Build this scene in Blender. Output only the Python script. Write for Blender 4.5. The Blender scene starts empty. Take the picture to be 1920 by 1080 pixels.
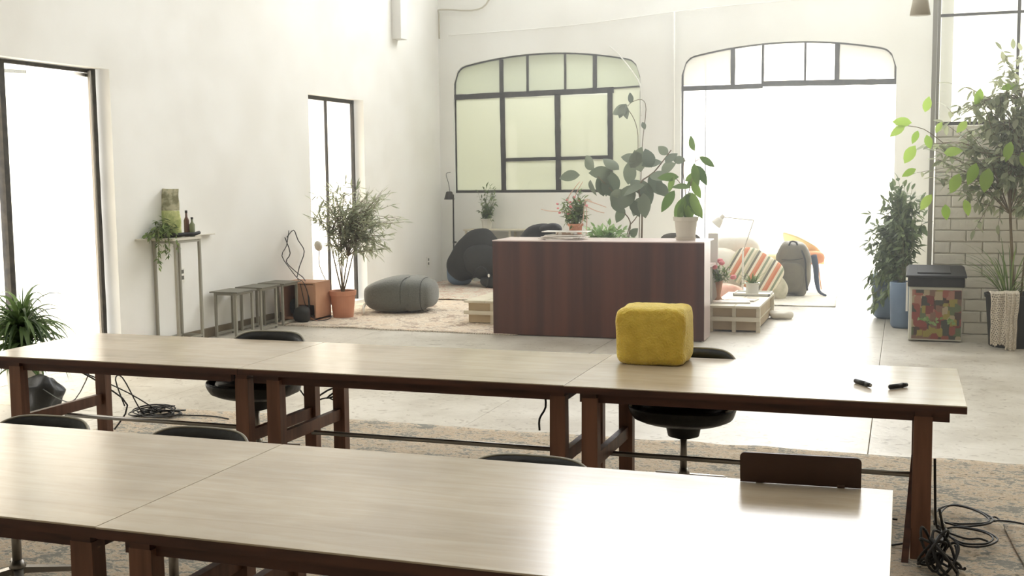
import bpy, bmesh, math, random
from mathutils import Vector, Matrix, noise
random.seed(7)
sc = bpy.context.scene
V = Vector
PI = math.pi

# ------------------------------------------------------------ camera, light, exposure
def make_camera():
    yaw, pit, rol = 0.331188050, 0.100107687, -0.0110337511
    cy, sy = math.cos(yaw), math.sin(yaw)
    fwd = V((-sy*math.cos(pit), cy*math.cos(pit), -math.sin(pit)))
    r = V((cy, sy, 0)); u = r.cross(fwd)
    r2 = r*math.cos(rol)+u*math.sin(rol); u2 = -r*math.sin(rol)+u*math.cos(rol)
    cam = bpy.data.cameras.new('camera'); ob = bpy.data.objects.new('camera', cam)
    sc.collection.objects.link(ob)
    m = Matrix((r2, u2, -fwd)).transposed().to_4x4(); m.translation = V((0, 0, 1.75))
    ob.matrix_world = m
    cam.sensor_width = 36; cam.lens = 2140.5*36/1920; cam.clip_end = 200; cam.clip_start = 0.05
    sc.camera = ob
make_camera()

w = bpy.data.worlds.new('world'); sc.world = w; w.use_nodes = True
w.node_tree.nodes['Background'].inputs[0].default_value = (1.0, 0.98, 0.95, 1)
w.node_tree.nodes['Background'].inputs[1].default_value = 3.0

def area(name, loc, direction, sx, sy, radiance, col=(.98, 1, 1.03)):
    L = bpy.data.lights.new(name, 'AREA'); L.shape = 'RECTANGLE'; L.size = sx; L.size_y = sy
    L.energy = radiance*sx*sy*PI; L.color = col
    o = bpy.data.objects.new(name, L); sc.collection.objects.link(o)
    o.location = loc; o.rotation_euler = V(direction).to_track_quat('-Z', 'Z').to_euler()
    return o
area('bright_room_skylight', (-.6, 21.8, 4.7), (0, 0, -1), 5.5, 7.5, 7.0)
area('bright_room_end_fill', (-.5, 25.8, 2.3), (0, -1, 0), 5.6, 4.4, 5.0)  # added light before the plain end wall, gives the glare through the arch
area('office_ceiling_light', (-5.3, 19.4, 4.3), (0, 0, -1), 2.6, 2.4, 5.0, (.95, .98, 1.05))
area('door_daylight', (-8.6, 7.4, 1.6), (1, 0, 0), 5.0, 3.2, 1.9, (1, .98, .93))
area('side_door_daylight', (-8.4, 13.9, 1.6), (1, 0, 0), 3.0, 3.2, 2.4, (1, .98, .94))
area('right_window_daylight', (2.7, 13.9, 3.8), (0, -1, 0), 5.2, 3.4, 4.0)
area('clerestory_daylight', (-2.6, 17.9, 6.7), (0, -1, -.1), 5.8, 2.9, 10.5)
area('hall_fill', (-1.2, 7.0, 8.35), (0, 0, -1), 8.0, 12.0, .95)  # unseen fill light added under the closed ceiling to brighten the hall
sc.view_settings.view_transform = 'Standard'
sc.view_settings.look = 'None'
sc.view_settings.gamma = 1.0
sc.view_settings.exposure = 0.17
sc.view_settings.use_curve_mapping = False
sc.cycles.max_bounces = 10
sc.cycles.diffuse_bounces = 6
sc.cycles.transparent_max_bounces = 12
sc.cycles.sample_clamp_indirect = 8.0
sc.cycles.use_denoising = True

# ------------------------------------------------------------ materials
def nodes(name):
    m = bpy.data.materials.new(name); m.use_nodes = True
    nt = m.node_tree; return m, nt, nt.nodes['Principled BSDF']
def lin(c):
    return tuple(((x/255)/12.92 if x/255 <= .04045 else ((x/255+.055)/1.055)**2.4) for x in c)+(1,)
def mat(name, col, rough=.6, col2=None, scale=8, stretch=(1, 1, 1), bump=0, metal=0, spec=.4, detail=4, lo=.35, hi=.65, sheen=0, bscale=None):
    """principled material from sRGB 0-255 colours, optionally mottled with a second colour by noise"""
    m, nt, b = nodes(name)
    b.inputs['Roughness'].default_value = rough; b.inputs['Metallic'].default_value = metal
    b.inputs['Specular IOR Level'].default_value = spec
    if sheen: b.inputs['Sheen Weight'].default_value = sheen
    b.inputs['Base Color'].default_value = lin(col)
    if col2 or bump:
        tc = nt.nodes.new('ShaderNodeTexCoord'); mp = nt.nodes.new('ShaderNodeMapping')
        mp.inputs['Scale'].default_value = stretch
        n = nt.nodes.new('ShaderNodeTexNoise'); n.inputs['Scale'].default_value = scale; n.inputs['Detail'].default_value = detail
        nt.links.new(tc.outputs['Object'], mp.inputs[0]); nt.links.new(mp.outputs[0], n.inputs['Vector'])
        if col2:
            r = nt.nodes.new('ShaderNodeValToRGB')
            r.color_ramp.elements[0].position = lo; r.color_ramp.elements[1].position = hi
            r.color_ramp.elements[0].color = lin(col); r.color_ramp.elements[1].color = lin(col2)
            nt.links.new(n.outputs['Fac'], r.inputs[0]); nt.links.new(r.outputs[0], b.inputs['Base Color'])
        if bump:
            if bscale:
                n = nt.nodes.new('ShaderNodeTexNoise'); n.inputs['Scale'].default_value = bscale
                nt.links.new(mp.outputs[0], n.inputs['Vector'])
            bp = nt.nodes.new('ShaderNodeBump'); bp.inputs['Strength'].default_value = bump; bp.inputs['Distance'].default_value = .02
            nt.links.new(n.outputs['Fac'], bp.inputs['Height']); nt.links.new(bp.outputs[0], b.inputs['Normal'])
    return m
def leafmat(name, col, col2, rough=.45, trans=.35):
    m, nt, b = nodes(name)
    oi = nt.nodes.new('ShaderNodeObjectInfo'); ge = nt.nodes.new('ShaderNodeNewGeometry')
    add = nt.nodes.new('ShaderNodeMath'); add.operation = 'ADD'
    fr = nt.nodes.new('ShaderNodeMath'); fr.operation = 'FRACT'
    nt.links.new(oi.outputs['Random'], add.inputs[0]); nt.links.new(ge.outputs['Random Per Island'], add.inputs[1]); nt.links.new(add.outputs[0], fr.inputs[0])
    r = nt.nodes.new('ShaderNodeValToRGB'); r.color_ramp.elements[0].color = lin(col); r.color_ramp.elements[1].color = lin(col2)
    nt.links.new(fr.outputs[0], r.inputs[0]); nt.links.new(r.outputs[0], b.inputs['Base Color'])
    b.inputs['Roughness'].default_value = rough
    t = nt.nodes.new('ShaderNodeBsdfTranslucent'); nt.links.new(r.outputs[0], t.inputs[0])
    mx = nt.nodes.new('ShaderNodeMixShader'); mx.inputs[0].default_value = trans
    nt.links.new(b.outputs[0], mx.inputs[1]); nt.links.new(t.outputs[0], mx.inputs[2])
    nt.links.new(mx.outputs[0], nt.nodes['Material Output'].inputs[0])
    return m
def glassmat(name, tint, frost=0.0, gloss=.08, frost_col=None):
    """thin pane: tinted transparency, part frosted (translucent), a little mirror"""
    m, nt, b = nodes(name); nt.nodes.remove(b)
    t = nt.nodes.new('ShaderNodeBsdfTransparent'); t.inputs[0].default_value = lin(tint)
    d = nt.nodes.new('ShaderNodeBsdfTranslucent'); d.inputs[0].default_value = lin(frost_col or tint)
    g = nt.nodes.new('ShaderNodeBsdfGlossy'); g.inputs['Roughness'].default_value = .05
    m1 = nt.nodes.new('ShaderNodeMixShader'); m1.inputs[0].default_value = frost
    m2 = nt.nodes.new('ShaderNodeMixShader'); m2.inputs[0].default_value = gloss
    nt.links.new(t.outputs[0], m1.inputs[1]); nt.links.new(d.outputs[0], m1.inputs[2])
    nt.links.new(m1.outputs[0], m2.inputs[1]); nt.links.new(g.outputs[0], m2.inputs[2])
    nt.links.new(m2.outputs[0], nt.nodes['Material Output'].inputs[0])
    return m
def rugmat(name, cols, scale=5.0, stretch=(1, 1, 1), rough=.95):
    """faded woven rug: two noises over a cell pattern pick among worn colours, fine weave relief"""
    m, nt, b = nodes(name); N = nt.nodes.new; L = nt.links.new
    tc = N('ShaderNodeTexCoord'); mp = N('ShaderNodeMapping'); mp.inputs['Scale'].default_value = stretch; L(tc.outputs['Object'], mp.inputs[0])
    n0 = N('ShaderNodeTexNoise'); n0.inputs['Scale'].default_value = scale*3; n0.inputs['Detail'].default_value = 3
    L(mp.outputs[0], n0.inputs['Vector'])
    mx = N('ShaderNodeMix'); mx.data_type = 'VECTOR'; mx.inputs[0].default_value = .22
    L(mp.outputs[0], mx.inputs[4]); L(n0.outputs['Color'], mx.inputs[5])
    v = N('ShaderNodeTexVoronoi'); v.inputs['Scale'].default_value = scale; L(mx.outputs[1], v.inputs['Vector'])
    n = N('ShaderNodeTexNoise'); n.inputs['Scale'].default_value = scale*2.2; n.inputs['Detail'].default_value = 8; n.inputs['Roughness'].default_value = .7; n.inputs['Distortion'].default_value = 1.2
    L(mp.outputs[0], n.inputs['Vector'])
    a = N('ShaderNodeMath'); a.operation = 'MULTIPLY_ADD'; a.inputs[1].default_value = .35
    L(v.outputs['Distance'], a.inputs[0]); L(n.outputs['Fac'], a.inputs[2])
    r = N('ShaderNodeValToRGB'); r.color_ramp.elements.remove(r.color_ramp.elements[1])
    k = len(cols)
    for i, c in enumerate(cols):
        p = .46+.3*i/(k-1)
        e = r.color_ramp.elements[0] if i == 0 else r.color_ramp.elements.new(p)
        e.position = p; e.color = lin(c)
    L(a.outputs[0], r.inputs[0]); L(r.outputs[0], b.inputs['Base Color'])
    b.inputs['Roughness'].default_value = rough; b.inputs['Specular IOR Level'].default_value = .15
    bp = N('ShaderNodeBump'); bp.inputs['Strength'].default_value = .5; bp.inputs['Distance'].default_value = .01
    L(n.outputs['Fac'], bp.inputs['Height']); L(bp.outputs[0], b.inputs['Normal'])
    return m
def stripemat(name, cols, scale, axis=0, rough=.9):
    m, nt, b = nodes(name); N = nt.nodes.new; L = nt.links.new
    tc = N('ShaderNodeTexCoord'); s = N('ShaderNodeSeparateXYZ'); L(tc.outputs['Object'], s.inputs[0])
    mu = N('ShaderNodeMath'); mu.operation = 'MULTIPLY'; mu.inputs[1].default_value = scale; L(s.outputs[axis], mu.inputs[0])
    fr = N('ShaderNodeMath'); fr.operation = 'FRACT'; L(mu.outputs[0], fr.inputs[0])
    r = N('ShaderNodeValToRGB'); r.color_ramp.interpolation = 'CONSTANT'; r.color_ramp.elements.remove(r.color_ramp.elements[1])
    for i, c in enumerate(cols):
        e = r.color_ramp.elements[0] if i == 0 else r.color_ramp.elements.new(i/len(cols))
        e.position = i/len(cols); e.color = lin(c)
    L(fr.outputs[0], r.inputs[0]); L(r.outputs[0], b.inputs['Base Color']); b.inputs['Roughness'].default_value = rough
    return m
def patchmat(name, cols, scale, rough=.4, metric='EUCLIDEAN', stretch=(1, 1, 1)):
    m, nt, b = nodes(name); N = nt.nodes.new; L = nt.links.new
    tc = N('ShaderNodeTexCoord'); mp = N('ShaderNodeMapping'); mp.inputs['Scale'].default_value = stretch; L(tc.outputs['Object'], mp.inputs[0])
    v = N('ShaderNodeTexVoronoi'); v.inputs['Scale'].default_value = scale; v.distance = metric; v.inputs['Randomness'].default_value = .8
    L(mp.outputs[0], v.inputs['Vector'])
    s = N('ShaderNodeSeparateColor'); L(v.outputs['Color'], s.inputs[0])
    r = N('ShaderNodeValToRGB'); r.color_ramp.interpolation = 'CONSTANT'; r.color_ramp.elements.remove(r.color_ramp.elements[1])
    for i, c in enumerate(cols):
        e = r.color_ramp.elements[0] if i == 0 else r.color_ramp.elements.new(i/len(cols))
        e.position = i/len(cols); e.color = lin(c)
    L(s.outputs[0], r.inputs[0]); L(r.outputs[0], b.inputs['Base Color']); b.inputs['Roughness'].default_value = rough
    return m
def woodtop(name):
    m, nt, b = nodes(name); N = nt.nodes.new; L = nt.links.new
    tc = N('ShaderNodeTexCoord'); mp = N('ShaderNodeMapping'); mp.inputs['Scale'].default_value = (.7, 7, 1); L(tc.outputs['Object'], mp.inputs[0])
    n = N('ShaderNodeTexNoise'); n.inputs['Scale'].default_value = 2.5; n.inputs['Detail'].default_value = 9; n.inputs['Roughness'].default_value = .62; n.inputs['Distortion'].default_value = .8
    L(mp.outputs[0], n.inputs['Vector'])
    r = N('ShaderNodeValToRGB'); e = r.color_ramp.elements
    e[0].position = .3; e[0].color = lin((178, 163, 140)); e[1].position = .62; e[1].color = lin((194, 181, 159))
    x = e.new(.45); x.color = lin((187, 172, 149))
    L(n.outputs['Fac'], r.inputs[0])
    n2 = N('ShaderNodeTexNoise'); n2.inputs['Scale'].default_value = 1.6; n2.inputs['Detail'].default_value = 3; L(tc.outputs['Object'], n2.inputs['Vector'])
    r2 = N('ShaderNodeValToRGB'); r2.color_ramp.elements[0].position = .35; r2.color_ramp.elements[0].color = (.82, .8, .78, 1); r2.color_ramp.elements[1].position = .6; r2.color_ramp.elements[1].color = (1, 1, 1, 1)
    L(n2.outputs['Fac'], r2.inputs[0])
    mm = N('ShaderNodeMix'); mm.data_type = 'RGBA'; mm.blend_type = 'MULTIPLY'; mm.inputs[0].default_value = 1
    L(r.outputs[0], mm.inputs[6]); L(r2.outputs[0], mm.inputs[7]); L(mm.outputs[2], b.inputs['Base Color'])
    rr = N('ShaderNodeMapRange'); rr.inputs[3].default_value = .17; rr.inputs[4].default_value = .28; L(n2.outputs['Fac'], rr.inputs[0]); L(rr.outputs[0], b.inputs['Roughness'])
    b.inputs['Specular IOR Level'].default_value = .45
    return m
def floormat(name):
    m, nt, b = nodes(name); N = nt.nodes.new; L = nt.links.new
    ge = N('ShaderNodeNewGeometry'); P = ge.outputs['Position']
    n = N('ShaderNodeTexNoise'); n.inputs['Scale'].default_value = 1.1; n.inputs['Detail'].default_value = 8; n.inputs['Roughness'].default_value = .65; L(P, n.inputs['Vector'])
    r = N('ShaderNodeValToRGB'); e = r.color_ramp.elements
    e[0].position = .3; e[0].color = lin((172, 163, 146)); e[1].position = .62; e[1].color = lin((208, 202, 189)); L(n.outputs['Fac'], r.inputs[0])
    n2 = N('ShaderNodeTexNoise'); n2.inputs['Scale'].default_value = 9; n2.inputs['Detail'].default_value = 6; n2.inputs['Distortion'].default_value = 2; L(P, n2.inputs['Vector'])
    r2 = N('ShaderNodeValToRGB'); r2.color_ramp.elements[0].position = .30; r2.color_ramp.elements[0].color = (.55, .5, .44, 1); r2.color_ramp.elements[1].position = .42; r2.color_ramp.elements[1].color = (1, 1, 1, 1); L(n2.outputs['Fac'], r2.inputs[0])
    mm = N('ShaderNodeMix'); mm.data_type = 'RGBA'; mm.blend_type = 'MULTIPLY'; mm.inputs[0].default_value = .8
    L(r.outputs[0], mm.inputs[6]); L(r2.outputs[0], mm.inputs[7]); L(mm.outputs[2], b.inputs['Base Color'])
    rr = N('ShaderNodeMapRange'); rr.inputs[3].default_value = .3; rr.inputs[4].default_value = .55; L(n.outputs['Fac'], rr.inputs[0]); L(rr.outputs[0], b.inputs['Roughness'])
    bp = N('ShaderNodeBump'); bp.inputs['Strength'].default_value = .35; bp.inputs['Distance'].default_value = .01; L(n2.outputs['Fac'], bp.inputs['Height']); L(bp.outputs[0], b.inputs['Normal'])
    return m
def deskmat(name):
    m, nt, b = nodes(name); N = nt.nodes.new; L = nt.links.new
    tc = N('ShaderNodeTexCoord'); mp = N('ShaderNodeMapping'); mp.inputs['Scale'].default_value = (6, 6, .25); L(tc.outputs['Object'], mp.inputs[0])
    n = N('ShaderNodeTexNoise'); n.inputs['Scale'].default_value = 1.3; n.inputs['Detail'].default_value = 6; L(mp.outputs[0], n.inputs['Vector'])
    r = N('ShaderNodeValToRGB'); e = r.color_ramp.elements
    e[0].position = .35; e[0].color = lin((66, 36, 27)); e[1].position = .65; e[1].color = lin((94, 54, 41)); L(n.outputs['Fac'], r.inputs[0])
    L(r.outputs[0], b.inputs['Base Color']); b.inputs['Roughness'].default_value = .38
    return m

M = dict(
    wall=mat('white_plaster', (243, 242, 237), .85, (234, 232, 225), 1.3, bump=.05, detail=7, bscale=14),
    wallb=mat('white_plaster_back', (243, 243, 237), .85, (236, 235, 227), 1.0, bump=.05, detail=6, bscale=12),
    rear=mat('rear_dimmed_plaster', (184, 176, 162), .9, (168, 160, 146), 2),  # tone of the unseen walls, darkened to reduce bounce fill in the hall
    bright=mat('bright_room_paint', (240, 238, 230), .9),
    office=mat('office_paint', (228, 226, 208), .9, (216, 215, 196), .8),
    ceil=mat('ceiling_paint', (234, 234, 229), .9),
    floor=floormat('worn_concrete'),
    joint=mat('joint_dirt', (120, 108, 90), .95),
    iron=mat('old_black_paint', (66, 60, 50), .6, (44, 40, 34), 12, bump=.3),
    brick=mat('white_painted_brick', (238, 234, 222), .7, (226, 221, 208), 5, bump=.4, bscale=20),
    top=woodtop('blond_table_veneer'),
    dark=mat('dark_walnut', (88, 55, 42), .5, (66, 41, 32), 3, (1, 8, 8), detail=6),
    leg=mat('reddish_beech', (122, 84, 64), .5, (98, 66, 50), 3, (8, 8, .6), detail=6),
    desk=deskmat('mahogany_panel'),
    desktop=mat('pale_desk_top', (214, 196, 190), .3),
    steel=mat('brushed_steel', (150, 145, 138), .35, metal=.9),
    black=mat('black_leather', (26, 25, 23), .42, (34, 32, 29), 30, bump=.15),
    blackpl=mat('black_plastic', (30, 29, 27), .5),
    piping=mat('pale_piping', (150, 145, 130), .5),
    foam=mat('yellow_foam', (226, 200, 96), .95, (212, 184, 84), 18, bump=.6, bscale=90, sheen=.3, spec=.1),
    board=mat('dark_brown_board', (70, 46, 36), .5, (58, 38, 30), 5),
    greymetal=mat('grey_painted_steel', (150, 146, 132), .5),
    stooltop=mat('stool_top_grey', (120, 116, 102), .45, (108, 104, 92), 6),
    terracotta=mat('terracotta', (208, 150, 120), .8, (198, 138, 108), 5),
    soil=mat('soil', (64, 52, 40), .95),
    pouf=mat('grey_felt', (112, 113, 106), .95, (100, 101, 95), 60, bump=.3, sheen=.3),
    whitepot=mat('white_ceramic', (222, 218, 206), .35),
    greypot=mat('pale_plastic_pot', (206, 200, 184), .5),
    pale=mat('pale_wood', (226, 218, 196), .5, (214, 204, 180), 3, (1, 8, 8)),
    carton=mat('carton', (204, 186, 152), .85, (190, 170, 136), 5),
    crate=mat('orange_plywood', (206, 160, 128), .7, (192, 144, 112), 5),
    bark=mat('bark', (128, 112, 88), .8, (108, 92, 70), 12),
    stem=mat('green_stem', (118, 122, 84), .6),
    palestem=mat('pink_stem', (222, 190, 170), .6),
    cable=mat('black_cable', (34, 32, 30), .5),
    whitecable=mat('white_cable', (214, 210, 198), .5),
    blue=mat('blue_bag', (104, 124, 150), .5, (118, 138, 162), 4, bump=.3),
    knit=mat('cream_crochet', (222, 212, 194), .95, (206, 194, 174), 60, bump=.5),
    darkpot=mat('dark_pot', (46, 44, 40), .55),
    backpack=mat('olive_grey_nylon', (124, 118, 100), .6, (108, 102, 86), 5, bump=.3, bscale=14),
    canvas=mat('cream_canvas', (226, 218, 198), .85, (198, 194, 168), 9, bump=.3),
    navy=mat('navy_cloth', (60, 72, 92), .8),
    yellow=mat('yellow_shell', (246, 228, 172), .6),
    orange=mat('orange_cushion', (234, 158, 112), .8),
    peach=mat('peach_cloth', (244, 208, 188), .9, (236, 176, 156), 8),
    white=mat('white_paint', (236, 234, 226), .5),
    linen=mat('white_linen', (238, 234, 222), .95, (228, 220, 204), 4, bump=.4, bscale=7),
    paper=mat('magazine_paper', (238, 234, 226), .35),
    paper2=mat('printed_paper', (176, 150, 130), .4, (232, 226, 216), 14, lo=.45, hi=.5),
    blackcloth=mat('black_nylon', (46, 45, 42), .7, (36, 35, 33), 5, bump=.35, bscale=10),
    greycloth=mat('grey_cloth', (118, 116, 106), .85, (104, 102, 94), 6),
    pink=mat('pink_petals', (226, 120, 128), .7, (240, 170, 170), 20),
    lampwhite=mat('lamp_enamel', (232, 228, 216), .35),
    outlet=mat('outlet_plastic', (238, 236, 228), .4),
    red=mat('red_plastic', (168, 74, 60), .5),
    bluegrip=mat('sprig_green', (110, 150, 90), .6),
    label=patchmat('grocery_print', [(138, 70, 62), (120, 58, 54), (160, 116, 98), (78, 58, 50), (98, 110, 78), (168, 154, 124), (146, 84, 72), (70, 72, 64), (150, 138, 70), (126, 98, 82)], 13, metric='CHEBYCHEV', stretch=(1.2, 1, 1)),
    stripes=stripemat('striped_weave', [(214, 130, 92), (236, 226, 200), (150, 158, 128), (236, 226, 200), (206, 200, 170), (122, 118, 100), (238, 228, 206), (220, 150, 110)], 4.2),
    bagfoil=mat('printed_clear_bag', (200, 196, 166), .25, (140, 138, 108), 14, lo=.42, hi=.58),
    baglime=mat('lime_print', (222, 226, 164), .3, (176, 190, 120), 16, lo=.4, hi=.6),
    bottle1=mat('dark_red_bottle', (112, 82, 72), .2), bottle2=mat('green_bottle', (128, 134, 104), .2),
    rug_front=rugmat('faded_persian', [(110, 106, 96), (146, 134, 116), (192, 178, 156), (176, 154, 132), (204, 192, 172), (134, 132, 124)], 9, (1, 1.6, 1)),
    rug_left=rugmat('faded_rust_rug', [(186, 156, 132), (228, 218, 198), (208, 184, 160), (236, 228, 210), (178, 158, 140)], 4.5),
    rug_back=rugmat('pale_blue_rug', [(150, 158, 154), (222, 216, 200), (206, 194, 176), (232, 226, 210), (190, 150, 130)], 9),
    rug_pale=rugmat('pale_rug', [(196, 194, 184), (226, 222, 208), (214, 206, 190), (234, 230, 216)], 9),
    g_frost=glassmat('greenish_frosted_glass', (238, 239, 226), .9, .05, (240, 240, 226)),
    g_upper=glassmat('greenish_clear_glass', (232, 234, 222), .35, .1, (232, 234, 220)),
    g_white=glassmat('clear_glass', (246, 246, 240), .1, .06),
    g_grey=glassmat('greyish_glass', (196, 196, 192), .6, .08, (200, 198, 194)),
    g_milk=glassmat('milky_glass', (244, 240, 232), .85, .04),
    olive=leafmat('olive_leaf', (150, 158, 128), (198, 202, 172), .45, .5),
    ficus=leafmat('grey_green_leaf', (138, 146, 112), (188, 192, 156), .45, .45),
    lime=leafmat('lime_leaf', (146, 182, 66), (176, 204, 96), .4, .5),
    dense=leafmat('dark_green_leaf', (84, 102, 66), (146, 162, 112)),
    magnolia=leafmat('thick_grey_green_leaf', (88, 100, 80), (128, 138, 114), .35, .25),
    avocado=leafmat('mid_green_leaf', (76, 104, 52), (122, 150, 70)),
    bushy=leafmat('fresh_green_leaf', (130, 166, 100), (172, 196, 136)),
    strap=leafmat('strap_leaf', (50, 70, 38), (110, 134, 80)),
    grass=leafmat('grass_blade', (96, 120, 66), (146, 164, 104)),
    trail=leafmat('trailing_leaf', (84, 104, 60), (140, 160, 92)),
)

_b = M['foam'].node_tree.nodes['Principled BSDF']
_b.inputs['Subsurface Weight'].default_value = .55; _b.inputs['Subsurface Radius'].default_value = (1, .8, .35); _b.inputs['Subsurface Scale'].default_value = .035
# ------------------------------------------------------------ builders
ORG = {}
def link(o, parent=None):
    sc.collection.objects.link(o)
    if parent: o.parent = parent
    return o
def worg(o):
    p = V((0, 0, 0))
    while o: p = p+o.location; o = o.parent
    return p
class MB:
    def __init__(s): s.v = []; s.f = []
    def add(s, vs, fs):
        k = len(s.v); s.v += [V(x) for x in vs]; s.f += [tuple(i+k for i in f) for f in fs]; return s
    def box(s, x0, x1, y0, y1, z0, z1, bev=0, rot=0, c=None):
        if bev <= 0:
            vs = [(x, y, z) for z in (z0, z1) for y in (y0, y1) for x in (x0, x1)]
            fs = [(0, 2, 3, 1), (4, 5, 7, 6), (0, 1, 5, 4), (2, 6, 7, 3), (0, 4, 6, 2), (1, 3, 7, 5)]
        else:
            bm = bmesh.new(); bmesh.ops.create_cube(bm, size=1)
            for v in bm.verts: v.co = V(((x0+x1)/2+v.co.x*(x1-x0), (y0+y1)/2+v.co.y*(y1-y0), (z0+z1)/2+v.co.z*(z1-z0)))
            bmesh.ops.bevel(bm, geom=bm.edges[:], offset=bev, segments=2, affect='EDGES', profile=.6)
            vs = [tuple(v.co) for v in bm.verts]; fs = [tuple(v.index for v in f.verts) for f in bm.faces]; bm.free()
        if rot:
            c = V(c) if c else V(((x0+x1)/2, (y0+y1)/2, 0)); R = Matrix.Rotation(rot, 3, 'Z')
            vs = [R@(V(v)-V((c.x, c.y, 0)))+V((c.x, c.y, 0)) for v in vs]
        return s.add(vs, fs)
    def bar(s, a, b, w, d, up=(0, 0, 1), w2=None, d2=None, jit=0, seg=1):
        """bar of section w x d from a to b; w is across, d along 'up' projected"""
        a, b = V(a), V(b); t = (b-a).normalized(); u = V(up); 
        if abs(u.dot(t)) > .95: u = V((0, 1, 0))
        x = t.cross(u).normalized(); y = x.cross(t)
        w2 = w2 or w; d2 = d2 or d; vs = []; fs = []
        for i in range(seg+1):
            k = i/seg; p = a.lerp(b, k); ww = (w+(w2-w)*k)*(1+jit*random.uniform(-1, 1)); dd = (d+(d2-d)*k)
            p = p+x*jit*w*random.uniform(-.3, .3)
            vs += [p+x*(sx*ww/2)+y*(sy*dd/2) for sx, sy in ((-1, -1), (1, -1), (1, 1), (-1, 1))]
        for i in range(seg):
            o = i*4; fs += [(o+j, o+(j+1) % 4, o+4+(j+1) % 4, o+4+j) for j in range(4)]
        fs += [(3, 2, 1, 0), tuple(seg*4+j for j in range(4))]
        return s.add(vs, fs)
    def tube(s, pts, r, n=6, r2=None, smooth=3):
        pts = [V(p) for p in pts]
        if smooth and len(pts) > 2: pts = spline(pts, smooth)
        r2 = r if r2 is None else r2; m = len(pts); vs = []; fs = []
        t0 = (pts[1]-pts[0]).normalized(); u = t0.orthogonal().normalized()
        for i, p in enumerate(pts):
            t = (pts[min(i+1, m-1)]-pts[max(i-1, 0)])
            t = t.normalized() if t.length > 1e-9 else t0
            u = (u-t*u.dot(t)); u = u.normalized() if u.length > 1e-6 else t.orthogonal().normalized()
            w_ = t.cross(u); rr = r+(r2-r)*i/(m-1)
            vs += [p+(u*math.cos(2*PI*k/n)+w_*math.sin(2*PI*k/n))*rr for k in range(n)]
        for i in range(m-1):
            fs += [(i*n+k, i*n+(k+1) % n, (i+1)*n+(k+1) % n, (i+1)*n+k) for k in range(n)]
        fs += [tuple(range(n-1, -1, -1)), tuple((m-1)*n+k for k in range(n))]
        return s.add(vs, fs)
    def lathe(s, c, prof, n=32, sx=1, sy=1):
        """profile [(r, z)...] around the vertical through c"""
        c = V(c); vs = []; fs = []; m = len(prof)
        for r, z in prof: vs += [c+V((r*sx*math.cos(2*PI*k/n), r*sy*math.sin(2*PI*k/n), z)) for k in range(n)]
        for i in range(m-1): fs += [(i*n+k, i*n+(k+1) % n, (i+1)*n+(k+1) % n, (i+1)*n+k) for k in range(n)]
        if prof[0][0] > 1e-4: fs.append(tuple(range(n-1, -1, -1)))
        if prof[-1][0] > 1e-4: fs.append(tuple((m-1)*n+k for k in range(n)))
        return s.add(vs, fs)
    def blob(s, c, rad, e=.7, ez=None, n=28, m=18, nz=0, nsc=3, rotz=0, fn=None, tilt=None):
        """superellipsoid, lumpy with nz; e small = boxier"""
        c = V(c); ez = ez or e; vs = []; fs = []
        sg = lambda v, p: math.copysign(abs(v)**p, v)
        R = Matrix.Rotation(rotz, 3, 'Z')
        if tilt: R = R @ Matrix.Rotation(tilt, 3, 'X')
        for i in range(m+1):
            ph = -PI/2+PI*i/m
            for k in range(n):
                th = 2*PI*k/n
                p = V((rad[0]*sg(math.cos(ph), ez)*sg(math.cos(th), e), rad[1]*sg(math.cos(ph), ez)*sg(math.sin(th), e), rad[2]*sg(math.sin(ph), ez)))
                if fn: p = fn(p)
                if nz:
                    q = noise.noise_vector((p+c)*nsc); p = p+V(q)*nz
                vs.append(c+R@p)
        for i in range(m): fs += [(i*n+k, i*n+(k+1) % n, (i+1)*n+(k+1) % n, (i+1)*n+k) for k in range(n)]
        return s.add(vs, fs)
    def build(s, name, material, parent=None, smooth=False, kind=None, bevel=0, origin=None, subsurf=0, label=None, solid=0):
        me = bpy.data.meshes.new(name)
        off = worg(parent) if parent else V((0, 0, 0))
        if origin is not None: off = V(origin)
        me.from_pydata([v-off for v in s.v], [], s.f)
        me.validate(); me.update()
        bm = bmesh.new(); bm.from_mesh(me)
        bmesh.ops.remove_doubles(bm, verts=bm.verts[:], dist=1e-6)
        bmesh.ops.recalc_face_normals(bm, faces=bm.faces[:]); bm.to_mesh(me); bm.free()
        me.materials.append(material)
        if smooth: me.polygons.foreach_set('use_smooth', [True]*len(me.polygons))
        o = bpy.data.objects.new(name, me); link(o, parent)
        if origin is not None: o.location = V(origin)-(worg(parent) if parent else V((0, 0, 0)))
        if solid:
            d = o.modifiers.new('s', 'SOLIDIFY'); d.thickness = solid; d.offset = 0
        if bevel:
            d = o.modifiers.new('b', 'BEVEL'); d.width = bevel; d.segments = 2; d.limit_method = 'ANGLE'
        if subsurf:
            d = o.modifiers.new('u', 'SUBSURF'); d.levels = subsurf; d.render_levels = subsurf
        if kind: o['kind'] = kind
        if label: o['label'] = label
        return o
def spline(P, k):
    out = []; n = len(P)
    for i in range(n-1):
        p0, p1, p2, p3 = P[max(i-1, 0)], P[i], P[i+1], P[min(i+2, n-1)]
        for j in range(k):
            t = j/k
            out.append(.5*((2*p1)+(-p0+p2)*t+(2*p0-5*p1+4*p2-p3)*t*t+(-p0+3*p1-3*p2+p3)*t**3))
    out.append(P[-1]); return out
def thing(name, label, cat, loc, group=None, rz=0):
    o = bpy.data.objects.new(name, None); o.empty_display_size = .1; link(o)
    o.location = loc; o.rotation_euler.z = rz; tag(o, label, cat, group); return o
def tag(o, label, cat, group=None):
    o['label'] = label; o['category'] = cat
    if group: o['group'] = group
    return o
def struct(o): o['kind'] = 'structure'; return o
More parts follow.
